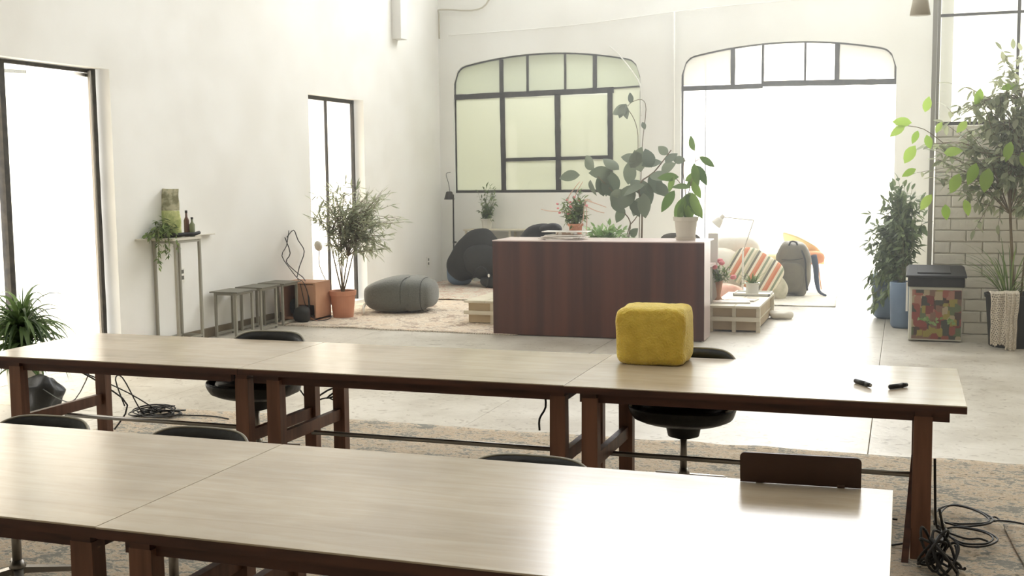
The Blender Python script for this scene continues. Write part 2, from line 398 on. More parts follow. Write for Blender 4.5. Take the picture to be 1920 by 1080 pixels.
def copy_tree(o, parent=None):
    c = o.copy(); link(c); c.parent = parent
    for ch in list(o.children): copy_tree(ch, c)
    return c

# ------------------------------------------------------------ room shell
def arch_z(u):
    e = min(u, 1-u)
    z = 3.44+.19*(1-(2*u-1)**2)
    if e < .06: z = 3.2+(z-3.2)*math.sqrt(max(0, 1-((.06-e)/.06)**2))
    return z
def arch_curve(x0, x1, a=None, b=None, n=48, inset=0):
    a = x0 if a is None else a; b = x1 if b is None else b
    out = []
    for i in range(n+1):
        u = (a+(b-a)*i/n-x0)/(x1-x0); out.append((a+(b-a)*i/n, arch_z(u)-inset))
    return out
A1 = (-6.95, -3.87); A2 = (-3.24, -.15); BY = 17.4

def extruded_wall(name, outline, holes, y0, y1, material, swap=False, parent=None):
    cu = bpy.data.curves.new(name, 'CURVE'); cu.dimensions = '2D'; cu.fill_mode = 'BOTH'; cu.extrude = (y1-y0)/2
    for poly in [outline]+holes:
        sp = cu.splines.new('POLY'); sp.points.add(len(poly)-1)
        for p, (x, z) in zip(sp.points, poly): p.co = (x, z, 0, 1)
        sp.use_cyclic_u = True
    ob = bpy.data.objects.new(name, cu); sc.collection.objects.link(ob)
    dg = bpy.context.evaluated_depsgraph_get(); dg.update()
    me = bpy.data.meshes.new_from_object(ob.evaluated_get(dg)); bpy.data.objects.remove(ob); me.name = name
    for v in me.vertices:
        x, z, t = v.co; v.co = (y1/2+y0/2+t, x, z) if swap else (x, y0/2+y1/2-t, z)
    bm = bmesh.new(); bm.from_mesh(me); bmesh.ops.recalc_face_normals(bm, faces=bm.faces[:]); bm.to_mesh(me); bm.free()
    me.materials.clear(); me.materials.append(material)
    return struct(link(bpy.data.objects.new(name, me), parent))

h1 = [(A1[0], 1.44)]+arch_curve(*A1)+[(A1[1], 1.44)]
h2 = [(A2[0], .002)]+arch_curve(*A2)+[(A2[1], .002)]
h4 = [(-5.6, 5.2), (.2, 5.2), (.2, 8.1), (-5.6, 8.1)]
wall_back = extruded_wall('wall_back', [(-7.2, 0), (A2[0], 0), (A2[0], .0), (.4, 0), (.4, 8.5), (-7.2, 8.5)], [h1, h2, h4], BY, BY+.3, M['wallb'])
hL = [(5.6, .0021), (9.2, .002), (9.2, 2.78), (5.6, 2.78)]; hS = [(13.05, .002), (14.62, .002), (14.62, 2.79), (13.05, 2.79)]
wall_left = extruded_wall('wall_left', [(-4, 0), (17.7, 0), (17.7, 8.5), (-4, 8.5)], [hL, hS], -7.45, -7.2, M['wall'], True)
# floor with its big cast slabs
fl = struct(MB().box(-7.6, 5.2, -4.2, 17.75, -.12, -.02).build('floor', M['joint']))
slab_src = None
ys = [-4.2, -1.1, 1.6, 4.3, 7.0, 9.7, 12.4, 15.1, 17.75]; xs = [-7.6, -5.56, -2.87, -.18, 2.51, 5.2]
for i in range(len(xs)-1):
    for j in range(len(ys)-1):
        g = .002
        MB().box(xs[i]+g, xs[i+1]-g, ys[j]+g, ys[j+1]-g, -.03, random.uniform(-.0008, 0)).build('slab', M['floor'], fl, bevel=.003)
struct(MB().box(-7.6, 5.2, -4.2, 17.75, 8.5, 8.6).build('ceiling', M['ceil']))
struct(MB().box(5.0, 5.2, -4.2, 12.9, 0, 8.5).build('wall_right', M['rear']))
struct(MB().box(-7.6, 5.2, -4.2, -4.0, 0, 8.5).build('wall_front', M['rear']))
struct(MB().box(.33, .45, 13.1, 17.5, 0, 8.5).build('wall_right_back', M['wallb']))
# brick wall on the right below the tall window
bw = struct(MB().box(.3, 5.0, 12.93, 13.08, 0, 2.2).build('wall_right_brick', M['brick']))
brick_meshes = []
for k in range(5):
    mb = MB().box(-.155, .155, -.03, .03, -.057, .057, bev=.009)
    for v in mb.v: v += V((random.uniform(-.004, .004), random.uniform(-.004, .004), random.uniform(-.004, .004)))
    o = mb.build('brick', M['brick'], smooth=False); brick_meshes.append(o.data); bpy.data.objects.remove(o)
for r in range(18):
    x = .30+(.155 if r % 2 == 0 else .0)
    k = 0
    while x < 2.3:
        if r % 2 and k == 0:
            o = link(bpy.data.objects.new('brick', brick_meshes[(r+k) % 5]), bw); o.location = (.385, 12.93, .065+r*.122); o.scale.x = .5
            x = .30+.155+.165
        else:
            o = link(bpy.data.objects.new('brick', brick_meshes[random.randrange(5)]), bw)
            o.location = (x+.005, 12.93+random.uniform(-.003, .003), .065+r*.122+random.uniform(-.002, .002)); o.rotation_euler.y = random.uniform(-.008, .008)
            x += .322
        k += 1
struct(MB().box(.3, 5.0, 12.93, 13.08, 5.5, 8.5).build('wall_right_upper', M['wall']))
# window 3: tall steel window above the brick
w3 = thing('window_3', '', '', (0, 0, 0)); del w3['label'], w3['category']; w3['kind'] = 'structure'
PY = 12.97
MB().bar((.262, 12.9, 0), (.262, 12.9, 8.5), .045, .05, (0, 1, 0), jit=.06, seg=10).bar((.302, 12.93, 2.2), (.302, 12.93, 8.5), .03, .05, (0, 1, 0)).build('post', M['greymetal'], w3)
MB().bar((.3, PY, 2.22), (4.95, PY, 2.22), .04, .035, (0, 0, 1)).bar((.3, PY, 5.48), (4.95, PY, 5.48), .04, .04).build('window_frame', M['iron'], w3)
for x in (1.07, 1.86, 2.65, 3.44, 4.23): MB().bar((x, PY, 2.22), (x, PY, 5.48), .03, .04, (0, 1, 0), jit=.05, seg=8).build('glazing_bar', M['iron'], w3)
for z in (3.34, 4.4): MB().bar((.3, PY, z), (4.95, PY, z), .04, .028, (0, 0, 1), jit=.05, seg=14).build('glazing_bar', M['iron'], w3)
xe = [.3, 1.07, 1.86, 2.65, 3.44, 4.23, 4.95]; ze = [2.22, 3.34, 4.4, 5.48]
for i in range(6):
    for j in range(3): MB().box(xe[i]+.012, xe[i+1]-.012, PY+.01, PY+.014, ze[j]+.012, ze[j+1]-.012).build('pane', M['g_white'], w3)

# window 1 (left arch)
def pane(parent, x0, x1, zb, arch, material, y, ztop=None):
    if ztop is None:
        top = arch_curve(*arch, a=x0, b=x1, n=14, inset=.012)
    else: top = [(x0, ztop), (x1, ztop)]
    pts = [(x0, zb)]+top+[(x1, zb)]; n = len(pts)
    vs = [(x, y, z) for x, z in pts]+[(x, y+.004, z) for x, z in pts]
    fs = [tuple(range(n)), tuple(range(2*n-1, n-1, -1))]+[(i, (i+1) % n, n+(i+1) % n, n+i) for i in range(n)]
    return MB().add(vs, fs).build('pane', material, parent)
def window_root(n, kindname='window'):
    o = bpy.data.objects.new('%s_%d' % (kindname, n), None); link(o); o['kind'] = 'structure'; return o
def arch_frame(parent, arch, y, r=.016):
    c = [V((x, y, z-.008)) for x, z in arch_curve(*arch, n=60)]
    mb = MB()
    for i in range(len(c)-1): mb.bar(c[i], c[i+1]+(c[i+1]-c[i])*.15, .03, .022*(1+.5*noise.noise(c[i]*4)), (0, 1, 0))
    return mb
w1 = window_root(1); yf = BY+.06
fr = arch_frame(w1, A1, yf)
fr.bar((A1[0]+.012, yf, 1.45), (A1[0]+.012, yf, 3.25), .02, .03, (0, 1, 0), jit=.2, seg=16)
fr.bar((A1[1]-.008, yf, 1.45), (A1[1]-.008, yf, 3.25), .012, .03, (0, 1, 0), jit=.2, seg=16)
fr.bar((A1[0], yf, 1.46), (-3.87, yf, 1.46), .03, .045, (0, 0, 1), jit=.15, seg=24)
fr.build('window_frame', M['iron'], w1)
def gb(a, b, wd, parent, y=yf, t=.05):
    seg = max(6, int((V(a)-V(b)).length*9))
    return MB().bar((a[0], y, a[1]), (b[0], y, b[1]), wd if a[1] != b[1] else t, t if a[1] != b[1] else wd, (0, 1, 0) if a[1] != b[1] else (0, 0, 1), jit=.08, seg=seg).build('glazing_bar', M['iron'], parent)
V2 = lambda x, z: V((x, z))
gb(V2(A1[0], 2.99), V2(-4.3, 3.02), .085, w1); gb(V2(-4.34, 3.045), V2(A1[1], 3.06), .022, w1)
gb(V2(-6.14, 3.0), V2(-6.14, 3.56), .06, w1); gb(V2(-5.70, 3.0), V2(-5.70, 3.61), .03, w1)
gb(V2(-5.08, 3.0), V2(-5.08, 3.62), .028, w1); gb(V2(-4.60, 3.0), V2(-4.60, 3.59), .06, w1)
gb(V2(-6.12, 1.46), V2(-6.13, 2.99), .075, w1); gb(V2(-5.20, 1.46), V2(-5.21, 2.99), .085, w1); gb(V2(-4.35, 1.46), V2(-4.36, 3.0), .075, w1)
gb(V2(-6.12, 1.965), V2(-4.36, 1.985), .055, w1)
for a, b in ((-6.93, -6.17), (-6.11, -5.715), (-5.685, -5.095), (-5.065, -4.63), (-4.57, -3.89)): pane(w1, a, b, 3.04, A1, M['g_upper'], yf)
for a, b, c, d in ((-6.93, -6.16, 1.48, 2.95), (-6.09, -5.24, 1.48, 1.94), (-6.09, -5.25, 1.99, 2.95), (-5.17, -4.39, 1.48, 1.95), (-5.17, -4.39, 2.01, 2.95), (-4.32, -3.88, 1.48, 3.04)):
    pane(w1, a, b, c, A1, M['g_frost'], yf, d)
# window 2 (arch over the wide opening)
w2 = window_root(2)
fr = arch_frame(w2, A2, yf)
fr.bar((A2[0]+.012, yf, 0), (A2[0]+.012, yf, 3.22), .03, .03, (0, 1, 0), jit=.15, seg=24)
fr.bar((A2[1]-.012, yf, 2.97), (A2[1]-.012, yf, 3.22), .03, .03, (0, 1, 0))
fr.build('window_frame', M['iron'], w2)
gb(V2(A2[0], 3.0), V2(-2.03, 3.0), .07, w2); gb(V2(-2.03, 3.03), V2(A2[1], 3.0), .08, w2)
gb(V2(-2.47, 3.0), V2(-2.47, 3.57), .065, w2); gb(V2(-2.03, 3.0), V2(-2.03, 3.62), .035, w2)
gb(V2(-1.42, 3.0), V2(-1.42, 3.62), .03, w2); gb(V2(-.97, 3.0), V2(-.97, 3.57), .065, w2)
for a, b, g in ((-3.22, -2.5, 'g_grey'), (-2.44, -2.05, 'g_white'), (-2.01, -1.435, 'g_white'), (-1.405, -1.0, 'g_white'), (-.94, -.17, 'g_grey')):
    pane(w2, a, b, 3.05, A2, M[g], yf)

w4 = window_root(4)
MB().box(-5.6, .2, BY+.1, BY+.14, 5.2, 5.25).box(-5.6, .2, BY+.1, BY+.14, 8.05, 8.1).box(-5.6, -5.55, BY+.1, BY+.14, 5.2, 8.1).box(.15, .2, BY+.1, BY+.14, 5.2, 8.1).build('window_frame', M['iron'], w4)
for k in range(1, 5): MB().box(-5.6+1.16*k-.015, -5.6+1.16*k+.015, BY+.1, BY+.14, 5.25, 8.05).build('glazing_bar', M['iron'], w4)
# rooms behind the back wall
struct(MB().box(-7.6, 3.4, 17.75, 26.3, -.12, -.002).build('floor_back_room', M['floor']))
struct(MB().box(-7.6, -3.5, 21.2, 21.3, 0, 4.5).build('wall_office_back', M['office']))
struct(MB().box(-7.6, -7.5, 17.7, 21.2, 0, 4.5).build('wall_office_left', M['office']))
struct(MB().box(-3.55, -3.5, 17.7, 26.0, 0, 4.8).build('wall_bright_room_left', M['bright']))
struct(MB().box(-3.61, -3.56, 17.7, 21.2, 0, 4.5).build('wall_office_right', M['office']))
cb = struct(MB().box(-7.6, -3.5, 17.7, 21.3, 4.5, 4.55).build('ceiling_office', M['office']))
for k in range(12): MB().box(-7.5, -3.62, 17.75+k*.29, 17.99+k*.29, 4.46, 4.5).build('board', M['office'], cb)
struct(MB().box(2.6, 2.7, 17.7, 26.0, 0, 4.8).build('wall_bright_room_right', M['bright']))
struct(MB().box(-3.5, 2.6, 25.95, 26.1, 0, 4.8).build('wall_bright_room_end', M['bright']))
cb = struct(MB().box(-3.5, 2.7, 17.7, 26.0, 4.8, 4.9).build('ceiling_bright_room', M['bright']))
for x in (-6.0, -5.1):   # two fluorescent tubes in the office
    t = thing('fluorescent_lamp', 'short fluorescent tube glimpsed through the left arch glass, %s' % ('left one' if x < -5.5 else 'right one'), 'lamp', (x, 19.0, 4.3), 'tubes behind the arch window')
    e, nt, b = nodes('tube_glow%d' % int(-x)); b.inputs['Emission Color'].default_value = (1, .98, .85, 1); b.inputs['Emission Strength'].default_value = 4
    MB().bar((x-.35, 19.0, 4.0), (x+.35, 19.0, 4.0), .04, .04).build('tube', e, t)
    MB().box(x-.38, x+.38, 18.96, 19.04, 4.02, 4.08).bar((x-.3, 19, 4.06), (x-.3, 19, 4.46), .008, .008).bar((x+.3, 19, 4.06), (x+.3, 19, 4.46), .008, .008).build('housing', M['white'], t)

# door 1: wide steel doors at the left edge
d1 = window_root(1, 'door')
xd = -7.36
MB().bar((xd, 9.12, 0), (xd, 9.12, 2.78), .05, .085, (1, 0, 0), jit=.08, seg=18).bar((xd, 5.6, 2.76), (xd, 9.15, 2.76), .04, .03, (0, 0, 1)).build('door_frame', M['iron'], d1)
MB().bar((xd+.05, 9.05, 0), (xd+.05, 9.05, 2.76), .02, .02, (1, 0, 0)).build('door_rail', M['steel'], d1)
MB().bar((xd+.02, 7.93, 0), (xd+.02, 7.93, 2.76), .06, .07, (1, 0, 0)).build('door_stile', M['iron'], d1)
MB().bar((xd+.02, 6.6, 0), (xd+.02, 6.6, 2.76), .06, .07, (1, 0, 0)).build('door_stile', M['iron'], d1)
MB().bar((xd-.25, 8.05, 2.70), (xd, 9.08, 2.72), .03, .03, (0, 0, 1)).build('door_rail', M['iron'], d1)
MB().box(xd, xd+.006, 6.64, 7.88, .05, 2.74).build('pane', M['g_milk'], d1)
MB().box(xd, xd+.006, 8.28, 9.08, .05, 2.74).build('pane', M['g_milk'], d1)
MB().box(xd, xd+.006, 7.97, 8.27, .05, 2.74).build('pane', M['g_white'], d1)
# door 2: narrow steel door further back
d2 = window_root(2, 'door'); xd = -7.36
MB().bar((xd, 14.55, 0), (xd, 14.55, 2.79), .04, .075, (1, 0, 0), jit=.08, seg=18).bar((xd, 13.05, 2.765), (xd, 14.6, 2.765), .05, .05, (0, 0, 1)).bar((xd, 13.08, 0), (xd, 13.08, 2.79), .04, .06, (1, 0, 0)).build('door_frame', M['iron'], d2)
MB().bar((xd, 13.78, 0), (xd, 13.78, 2.76), .03, .055, (1, 0, 0)).build('door_stile', M['iron'], d2)
MB().box(xd, xd+.006, 13.12, 13.75, .03, 2.74).build('pane', M['g_milk'], d2); MB().box(xd, xd+.006, 13.81, 14.51, .03, 2.74).build('pane', M['g_milk'], d2)
# baseboard, pipes, duct, outlets
b = struct(MB().box(-7.2, -7.17, 9.3, 13.0, 0, .1, bev=.004).build('baseboard_left', M['joint']))
t1 = struct(MB().tube([(-3.34, 17.36, 4.14), (-3.34, 17.36, 2.02)], .016, 8, smooth=0).tube([(-7.0, 17.36, 3.97), (-5, 17.365, 4.02), (-3.34, 17.36, 4.14), (-2, 17.36, 4.2), (.3, 17.36, 4.24)], .009, 6).build('trim_1', M['wallb'], smooth=True))
t2 = struct(MB().tube([(-7.15, 17.33, 3.92), (-7.15, 17.33, 4.3), (-7.12, 17.33, 4.38), (-6.6, 17.35, 4.34), (-6.35, 17.35, 4.42), (-6.2, 17.35, 4.7)], .014, 7).build('trim_2', mat('pipe_grime', (190, 184, 164), .7), smooth=True))
t3 = struct(MB().box(-7.2, -7.05, 15.62, 15.84, 3.74, 8.5, bev=.01).build('trim_3', M['wall']))
t4 = struct(MB().tube([(-4.35, 17.37, 3.68), (-4.2, 17.36, 3.55), (-4.0, 17.37, 3.3), (-3.86, 17.37, 3.05), (-3.85, 17.37, 2.6)], .012, 6).build('trim_4', M['wallb'], smooth=True))
for nm, lab, y, z in (('wall_outlet', 'white double outlet on the left wall behind the tall side table', 10.215, .725), ('wall_outlet', 'small white outlet low on the left wall near the back corner', 16.8, .36)):
    t = thing(nm, lab, 'outlet', (-7.2, y, z), 'wall outlets')
    MB().box(-7.2, -7.185, y-.05, y+.05, z-.075, z+.075, bev=.004).build('face_plate', M['outlet'], t)
    MB().box(-7.186, -7.182, y-.022, y+.022, z+.012, z+.052).build('socket', M['greycloth'], t)
    MB().box(-7.186, -7.182, y-.022, y+.022, z-.052, z-.012).build('socket', M['greycloth'], t)

# added haze volume imitating lens glare around the bright opening
def glare_haze():
    o = struct(MB().box(-7.19, 2.55, 7.5, 25.9, .001, 8.2).build('glare_haze', M['wall']))
    m = bpy.data.materials.new('glare_scatter'); m.use_nodes = True; nt = m.node_tree; nt.nodes.clear()
    out = nt.nodes.new('ShaderNodeOutputMaterial'); v = nt.nodes.new('ShaderNodeVolumeScatter')
    v.inputs['Density'].default_value = HAZE; v.inputs['Anisotropy'].default_value = .65; v.inputs['Color'].default_value = (1, 1, .97, 1)
    nt.links.new(v.outputs[0], out.inputs['Volume']); o.data.materials[0] = m
HAZE = .024
glare_haze()

# ------------------------------------------------------------ rugs
def rug(name, x0, x1, y0, y1, z, material, label, rot=0, wav=.012, fringe=False, nx=60, ny=40):
    t = thing(name, label, 'rug', ((x0+x1)/2, (y0+y1)/2, 0))
    vs = []; fs = []; R = Matrix.Rotation(rot, 3, 'Z'); c = V(((x0+x1)/2, (y0+y1)/2, 0))
    for j in range(ny+1):
        for i in range(nx+1):
            x = x0+(x1-x0)*i/nx; y = y0+(y1-y0)*j/ny
            e = noise.noise(V((x*2.3, y*2.3, 1)))*wav
            if i in (0, nx): x += e*2
            if j in (0, ny): y += e*2
            zz = z+max(0, noise.noise(V((x*1.6, y*2.4, 3))))*.012+(abs(noise.noise(V((x*3.1, y*3, 9))))*.016 if j in (0, ny) else 0)
            p = R@(V((x, y, 0))-c)+c; vs.append((p.x, p.y, zz))
    for j in range(ny):
        for i in range(nx): a = j*(nx+1)+i; fs.append((a, a+1, a+nx+2, a+nx+1))
    o = MB().add(vs, fs).build('pile', material, t, smooth=True, solid=.008)
    if fringe:
        mb = MB()
        for k in range(int((x1-x0)/.03)):
            x = x0+k*.03; p = R@(V((x, y0, 0))-c)+c; q = R@(V((x+random.uniform(-.01, .01), y0-.045, 0))-c)+c
            mb.bar((p.x, p.y, z+.004), (q.x, q.y, .004), .008, .003)
        mb.build('fringe', M['knit'], t, kind='stuff')
    return t
rug('rug', -5.3, 3.6, 1.0, 7.2, .006, M['rug_front'], 'large faded patterned rug spread under the long work tables', nx=130, ny=90)
rug('rug', .55, 3.4, 3.6, 5.95, .026, M['rug_front'], 'second faded rug overlapping at the right of the tables', rot=.05)
rug('rug', -7.0, -3.9, 11.65, 15.2, .006, M['rug_left'], 'faded rust and cream rug with fringe under the grey pouf', rot=-.03, fringe=True)
rug('rug', -7.0, -4.9, 14.6, 17.1, .022, M['rug_back'], 'pale blue and red rug before the black bags in the corner', rot=.04)
rug('rug', -2.9, -.85, 15.0, 17.1, .006, M['rug_pale'], 'pale worn rug under the grey backpack', rot=.05)
rug('rug', -3.6, -1.6, 12.6, 15.4, .006, M['rug_pale'], 'pale rug under the low platform right of the red-brown desk')

# ------------------------------------------------------------ tables
def work_table(x0, x1, y0, y1, label, lx0, lx1, z=.72):
    t = thing('work_table', label, 'table', ((x0+x1)/2, (y0+y1)/2, 0), 'long work tables')
    g = .0015
    MB().box(x0+g, x1-g, y0, y1, z-.006, z, bev=.002).build('tabletop', M['top'], t)
    MB().box(x0+g, x1-g, y0+.001, y1-.001, z-.036, z-.006).build('edge_band', M['dark'], t)
    MB().box(x0+.07, x1-.07, y0+.045, y0+.075, z-.085, z-.036).build('apron', M['dark'], t)
    MB().box(x0+.07, x1-.07, y1-.075, y1-.045, z-.085, z-.036).build('apron', M['dark'], t)
    for lx in (lx0, lx1):
        MB().bar((lx, y0+.02, z-.062), (lx, y1-.02, z-.062), .07, .052, (0, 0, 1)).build('cross_rail', M['dark'], t)
        fy0, fy1 = y0+.05, y1-.19
        MB().bar((lx, fy0, z-.06), (lx, fy0, .012), .078, .06, (0, 1, 0), w2=.084, d2=.07).build('leg', M['leg'], t)
        MB().bar((lx, fy1, z-.06), (lx, fy1, .012), .078, .06, (0, 1, 0), w2=.074, d2=.06).build('leg', M['leg'], t)
        MB().bar((lx, fy0+.02, .332), (lx, fy1-.02, .325), .034, .066, (0, 0, 1)).build('stretcher', M['leg'], t)
    ym = (y0+y1)/2-.06
    MB().tube([(lx0, ym, .288), (lx1, ym, .288)], .013, 10, smooth=0).build('tie_rod', M['steel'], t, smooth=True)
    return t
work_table(-5.13, -3.385, 5.27, 6.25, 'light-topped work table at the left end of the far row', -4.90, -3.375)
work_table(-3.385, -1.55, 5.27, 6.25, 'light-topped work table in the middle of the far row', -3.18, -1.59)
work_table(-1.55, .28, 5.26, 6.26, 'light-topped work table under the yellow foam block, right end of far row', -1.425, .10)
MB().bar((.07, 5.42, .45), (.035, 5.22, .0), .03, .02, (0, 1, 0)).build('brace', M['dark'], bpy.data.objects['work_table.002'])
work_table(-4.5, -2.25, 2.72, 3.80, 'nearest work table at left, cut by the picture edge', -4.3, -2.325)
work_table(-2.25, -.012, 2.715, 3.80, 'nearest work table with the low brown board on it', -2.11, -.16)

# ------------------------------------------------------------ chairs
def make_chair():
    t = thing('shell_chair', '', 'chair', (0, 0, 0), 'black shell chairs')
    vs = []; fs = []; n = 48; m = 14
    def P(th, s, off=0):
        # th=90deg is the back (+Y)
        bk = max(0, math.sin(th)); fr_ = max(0, -math.sin(th))
        k = max(0, (math.sin(th)+.35)/1.35)
        rim = .47+.27*(3*k*k-2*k*k*k)
        if s <= .5:
            q = s/.5; r = .245*q; z = .365+.045*q**3
        else:
            q = (s-.5)/.5; r = .245+.025*math.sin(q*PI/2)+(.03*bk*q); z = .41+(rim-.41)*q
        e = .8
        cx = math.copysign(abs(math.cos(th))**e, math.cos(th)); sy_ = math.copysign(abs(math.sin(th))**e, math.sin(th))
        return V((r*cx*1.06, r*sy_*.92, z))
    for i in range(m+1):
        for k in range(n): vs.append(P(2*PI*k/n, i/m))
    for i in range(m): fs += [(i*n+k, i*n+(k+1) % n, (i+1)*n+(k+1) % n, (i+1)*n+k) for k in range(n)]
    sh = MB().add(vs, fs).build('shell', M['black'], t, smooth=True, solid=.02)
    MB().lathe((0, -.01, 0), [(.0, .37), (.16, .40), (.232, .425), (.248, .45), (.235, .475), (.16, .487), (0, .49)], 40).build('seat_cushion', M['black'], t, smooth=True)
    rim = [P(2*PI*k/n, 1) + V((0, 0, .004)) for k in range(-4, n//2+5)]
    MB().tube(rim, .006, 6, smooth=2).build('piping', M['piping'], sh, smooth=True)
    MB().lathe((0, 0, 0), [(.055, .29), (.085, .30), (.095, .345), (.10, .37)], 20).build('seat_mount', M['blackpl'], t, smooth=True)
    MB().lathe((0, 0, 0), [(.02, .08), (.02, .3)], 14).lathe((0, 0, 0), [(.03, .05), (.035, .09), (.022, .12)], 14).build('pedestal', M['steel'], t, smooth=True)
    for k in range(4):
        a = PI/4+k*PI/2; MB().bar((0, 0, .075), (.27*math.cos(a), .27*math.sin(a), .03), .04, .03, w2=.025, d2=.02).lathe((.27*math.cos(a), .27*math.sin(a), 0), [(.018, 0.0), (.018, .03)], 10).build('foot', M['steel'], t)
    return t
chairs = [(-3.79, 6.10, .05, 'black shell chair behind the left far table'), (-1.115, 6.10, -.03, 'black shell chair under the far table beside the yellow foam block'),
          (-3.57, 3.81, .02, 'black shell chair between the rows, leftmost of the three'), (-2.77, 3.80, -.02, 'black shell chair between the rows, middle of the three'), (-1.32, 3.82, .0, 'black shell chair between the rows, rightmost of the three')]
proto = make_chair()
for i, (x, y, a, lab) in enumerate(chairs):
    o = proto if i == 0 else copy_tree(proto)
    o.location = (x, y, .014); o.rotation_euler.z = a; o['label'] = lab
    if y < 5: o.scale = (1, 1, .91 if x < -2 else .88)
for o in [c for c in sc.objects if c.type == 'EMPTY' and c.name.startswith('shell_chair')]: o.location.z = .014

# ------------------------------------------------------------ on the tables
def foam():
    t = thing('foam_block', 'fuzzy yellow foam block with rounded corners on the far table', 'cushion', (-1.27, 6.02, .72))
    def fn(p): return p+V((0, 0, 0))
    def fn(p):
        q = noise.noise_vector(p*26)*.005+noise.noise_vector(p*8)*.007; p = p+q
        if p.z < -.152: p.z = -.152
        return p
    MB().blob((-1.268, 6.075, .873), (.192, .155, .158), .3, .3, n=120, m=64, fn=fn, rotz=-.02).build('foam_body', M['foam'], t, smooth=True)
foam()
def board():
    t = thing('low_board', 'low dark brown board with rounded corners standing on the near table', 'board', (-.3, 3.78, .72))
    # leans slightly back on two small feet
    n = 8; pts = []; w_, h_, r = .385, .105, .018
    for cx, cz, a0 in ((w_/2-r, h_-r, 0), (-w_/2+r, h_-r, PI/2)):
        pts += [(cx+r*math.cos(a0+PI/2*k/6), cz+r*math.sin(a0+PI/2*k/6)) for k in range(7)]
    pts += [(-w_/2, .0), (w_/2, .0)]
    n = len(pts); vs = []
    Rz = Matrix.Rotation(.055, 3, 'Z')
    for th in (-.006, .006): vs += [Rz@V((x, th-z*.22, z))+V((-.305, 3.775, .722)) for x, z in pts]
    fs = [tuple(range(n)), tuple(range(2*n-1, n-1, -1))]+[(i, (i+1) % n, n+(i+1) % n, n+i) for i in range(n)]
    MB().add(vs, fs).build('panel', M['board'], t)
    for s in (-.13, .13): MB().box(-.305+s-.012, -.305+s+.012, 3.772, 3.80, .72, .732, bev=.002).build('foot', M['board'], t)
board()
for (a, b_, lab) in (((-.205, 5.70), (-.128, 5.585), 'black marker pen on the far table, left of the pair'), ((-.045, 5.575), (.035, 5.665), 'black marker pen on the far table, right of the pair')):
    a = V((*a, .732)); b_ = V((*b_, .732)); d = (b_-a)
    t = thing('marker_pen', lab, 'pen', (a+b_)/2-V((0, 0, .012)), 'marker pens')
    MB().tube([a, a+d*.68], .0115, 12, smooth=0).build('barrel', M['blackpl'], t, smooth=True)
    MB().tube([a+d*.66, a+d*.93], .0125, 12, r2=.009, smooth=0).build('cap', M['blackpl'], t, smooth=True)
    MB().tube([a+d*.93, b_], .006, 8, r2=.002, smooth=0).build('tip', M['piping'], t)

# ------------------------------------------------------------ desk
t = thing('reception_desk', 'tall red-brown veneered desk with pale top facing the tables', 'desk', (-3.07, 11.95, 0))
MB().box(-4.215, -1.92, 11.62, 11.65, .012, 1.02).build('front_panel', M['desk'], t)
MB().box(-4.215, -4.19, 11.65, 12.02, .012, 1.02).build('side_panel', M['desk'], t)
MB().box(-1.945, -1.92, 11.65, 12.02, .012, 1.02).build('side_panel', M['desktop'], t, label='side panel, reflected light in its pale colour')  # pale colour imitates light reflected off this side of the desk
MB().box(-4.19, -1.95, 11.66, 11.70, 0, .012).build('plinth', M['dark'], t)
MB().box(-4.217, -1.918, 11.615, 12.24, 1.02, 1.032, bev=.003).build('desk_top', M['desktop'], t)
MB().box(-4.15, -2.0, 12.0, 12.9, .70, .725).build('inner_worktop', M['desktop'], t)
for x in (-4.1, -2.05): MB().box(x-.02, x+.02, 12.8, 12.85, 0, .7).build('leg', M['white'], t)

# ------------------------------------------------------------ foliage tools
def leaf_mesh(name, material, w=.4, fold=.12, n=5, droop=.15, tipw=.9):
    vs = []; fs = []
    for i in range(n+1):
        s = i/n; hw = w/2*math.sin(PI*min(1, s**tipw))**.8 if 0 < i < n else .008
        z = -droop*s*s
        vs += [(-hw, s, z+fold*hw), (0, s, z), (hw, s, z+fold*hw)]
    for i in range(n):
        a = i*3; fs += [(a, a+1, a+4, a+3), (a+1, a+2, a+5, a+4)]
    me = bpy.data.meshes.new(name); me.from_pydata(vs, [], fs); me.materials.append(material)
    me.polygons.foreach_set('use_smooth', [True]*len(me.polygons)); return me
def lmat(p, d, s, up=None, roll=None):
    d = V(d).normalized(); up = V(up) if up else V((0, 0, 1))
    x = d.cross(up); x = x.normalized() if x.length > 1e-3 else V((1, 0, 0)); z = x.cross(d)
    m = Matrix((x, d, z)).transposed().to_4x4()
    if roll is None: roll = random.uniform(-.6, .6)
    return Matrix.Translation(p) @ m @ Matrix.Rotation(roll, 4, 'Y') @ Matrix.Scale(s, 4)
def put_leaves(root, meshes, mats, limit=300, name='leaf'):
    off = worg(root); inv = Matrix.Translation(-off)
    cam = V((0, 0, 1.75))
    mats = list(mats); random.shuffle(mats)
    for M4 in mats[:limit]:
        o = bpy.data.objects.new(name, random.choice(meshes)); link(o, root); o.matrix_basis = inv @ M4
    rest = mats[limit:]
    if rest:
        mb = MB()
        for M4 in rest:
            me = random.choice(meshes); mb.add([M4@v.co for v in me.vertices], [tuple(p.vertices) for p in me.polygons])
        mb.build('foliage', meshes[0].materials[0], root, smooth=True, kind='stuff')
def in_ell(c, r):
    while 1:
        p = V([random.uniform(-1, 1) for _ in range(3)])
        if p.length < 1: return V(c)+V((p.x*r[0], p.y*r[1], p.z*r[2]))
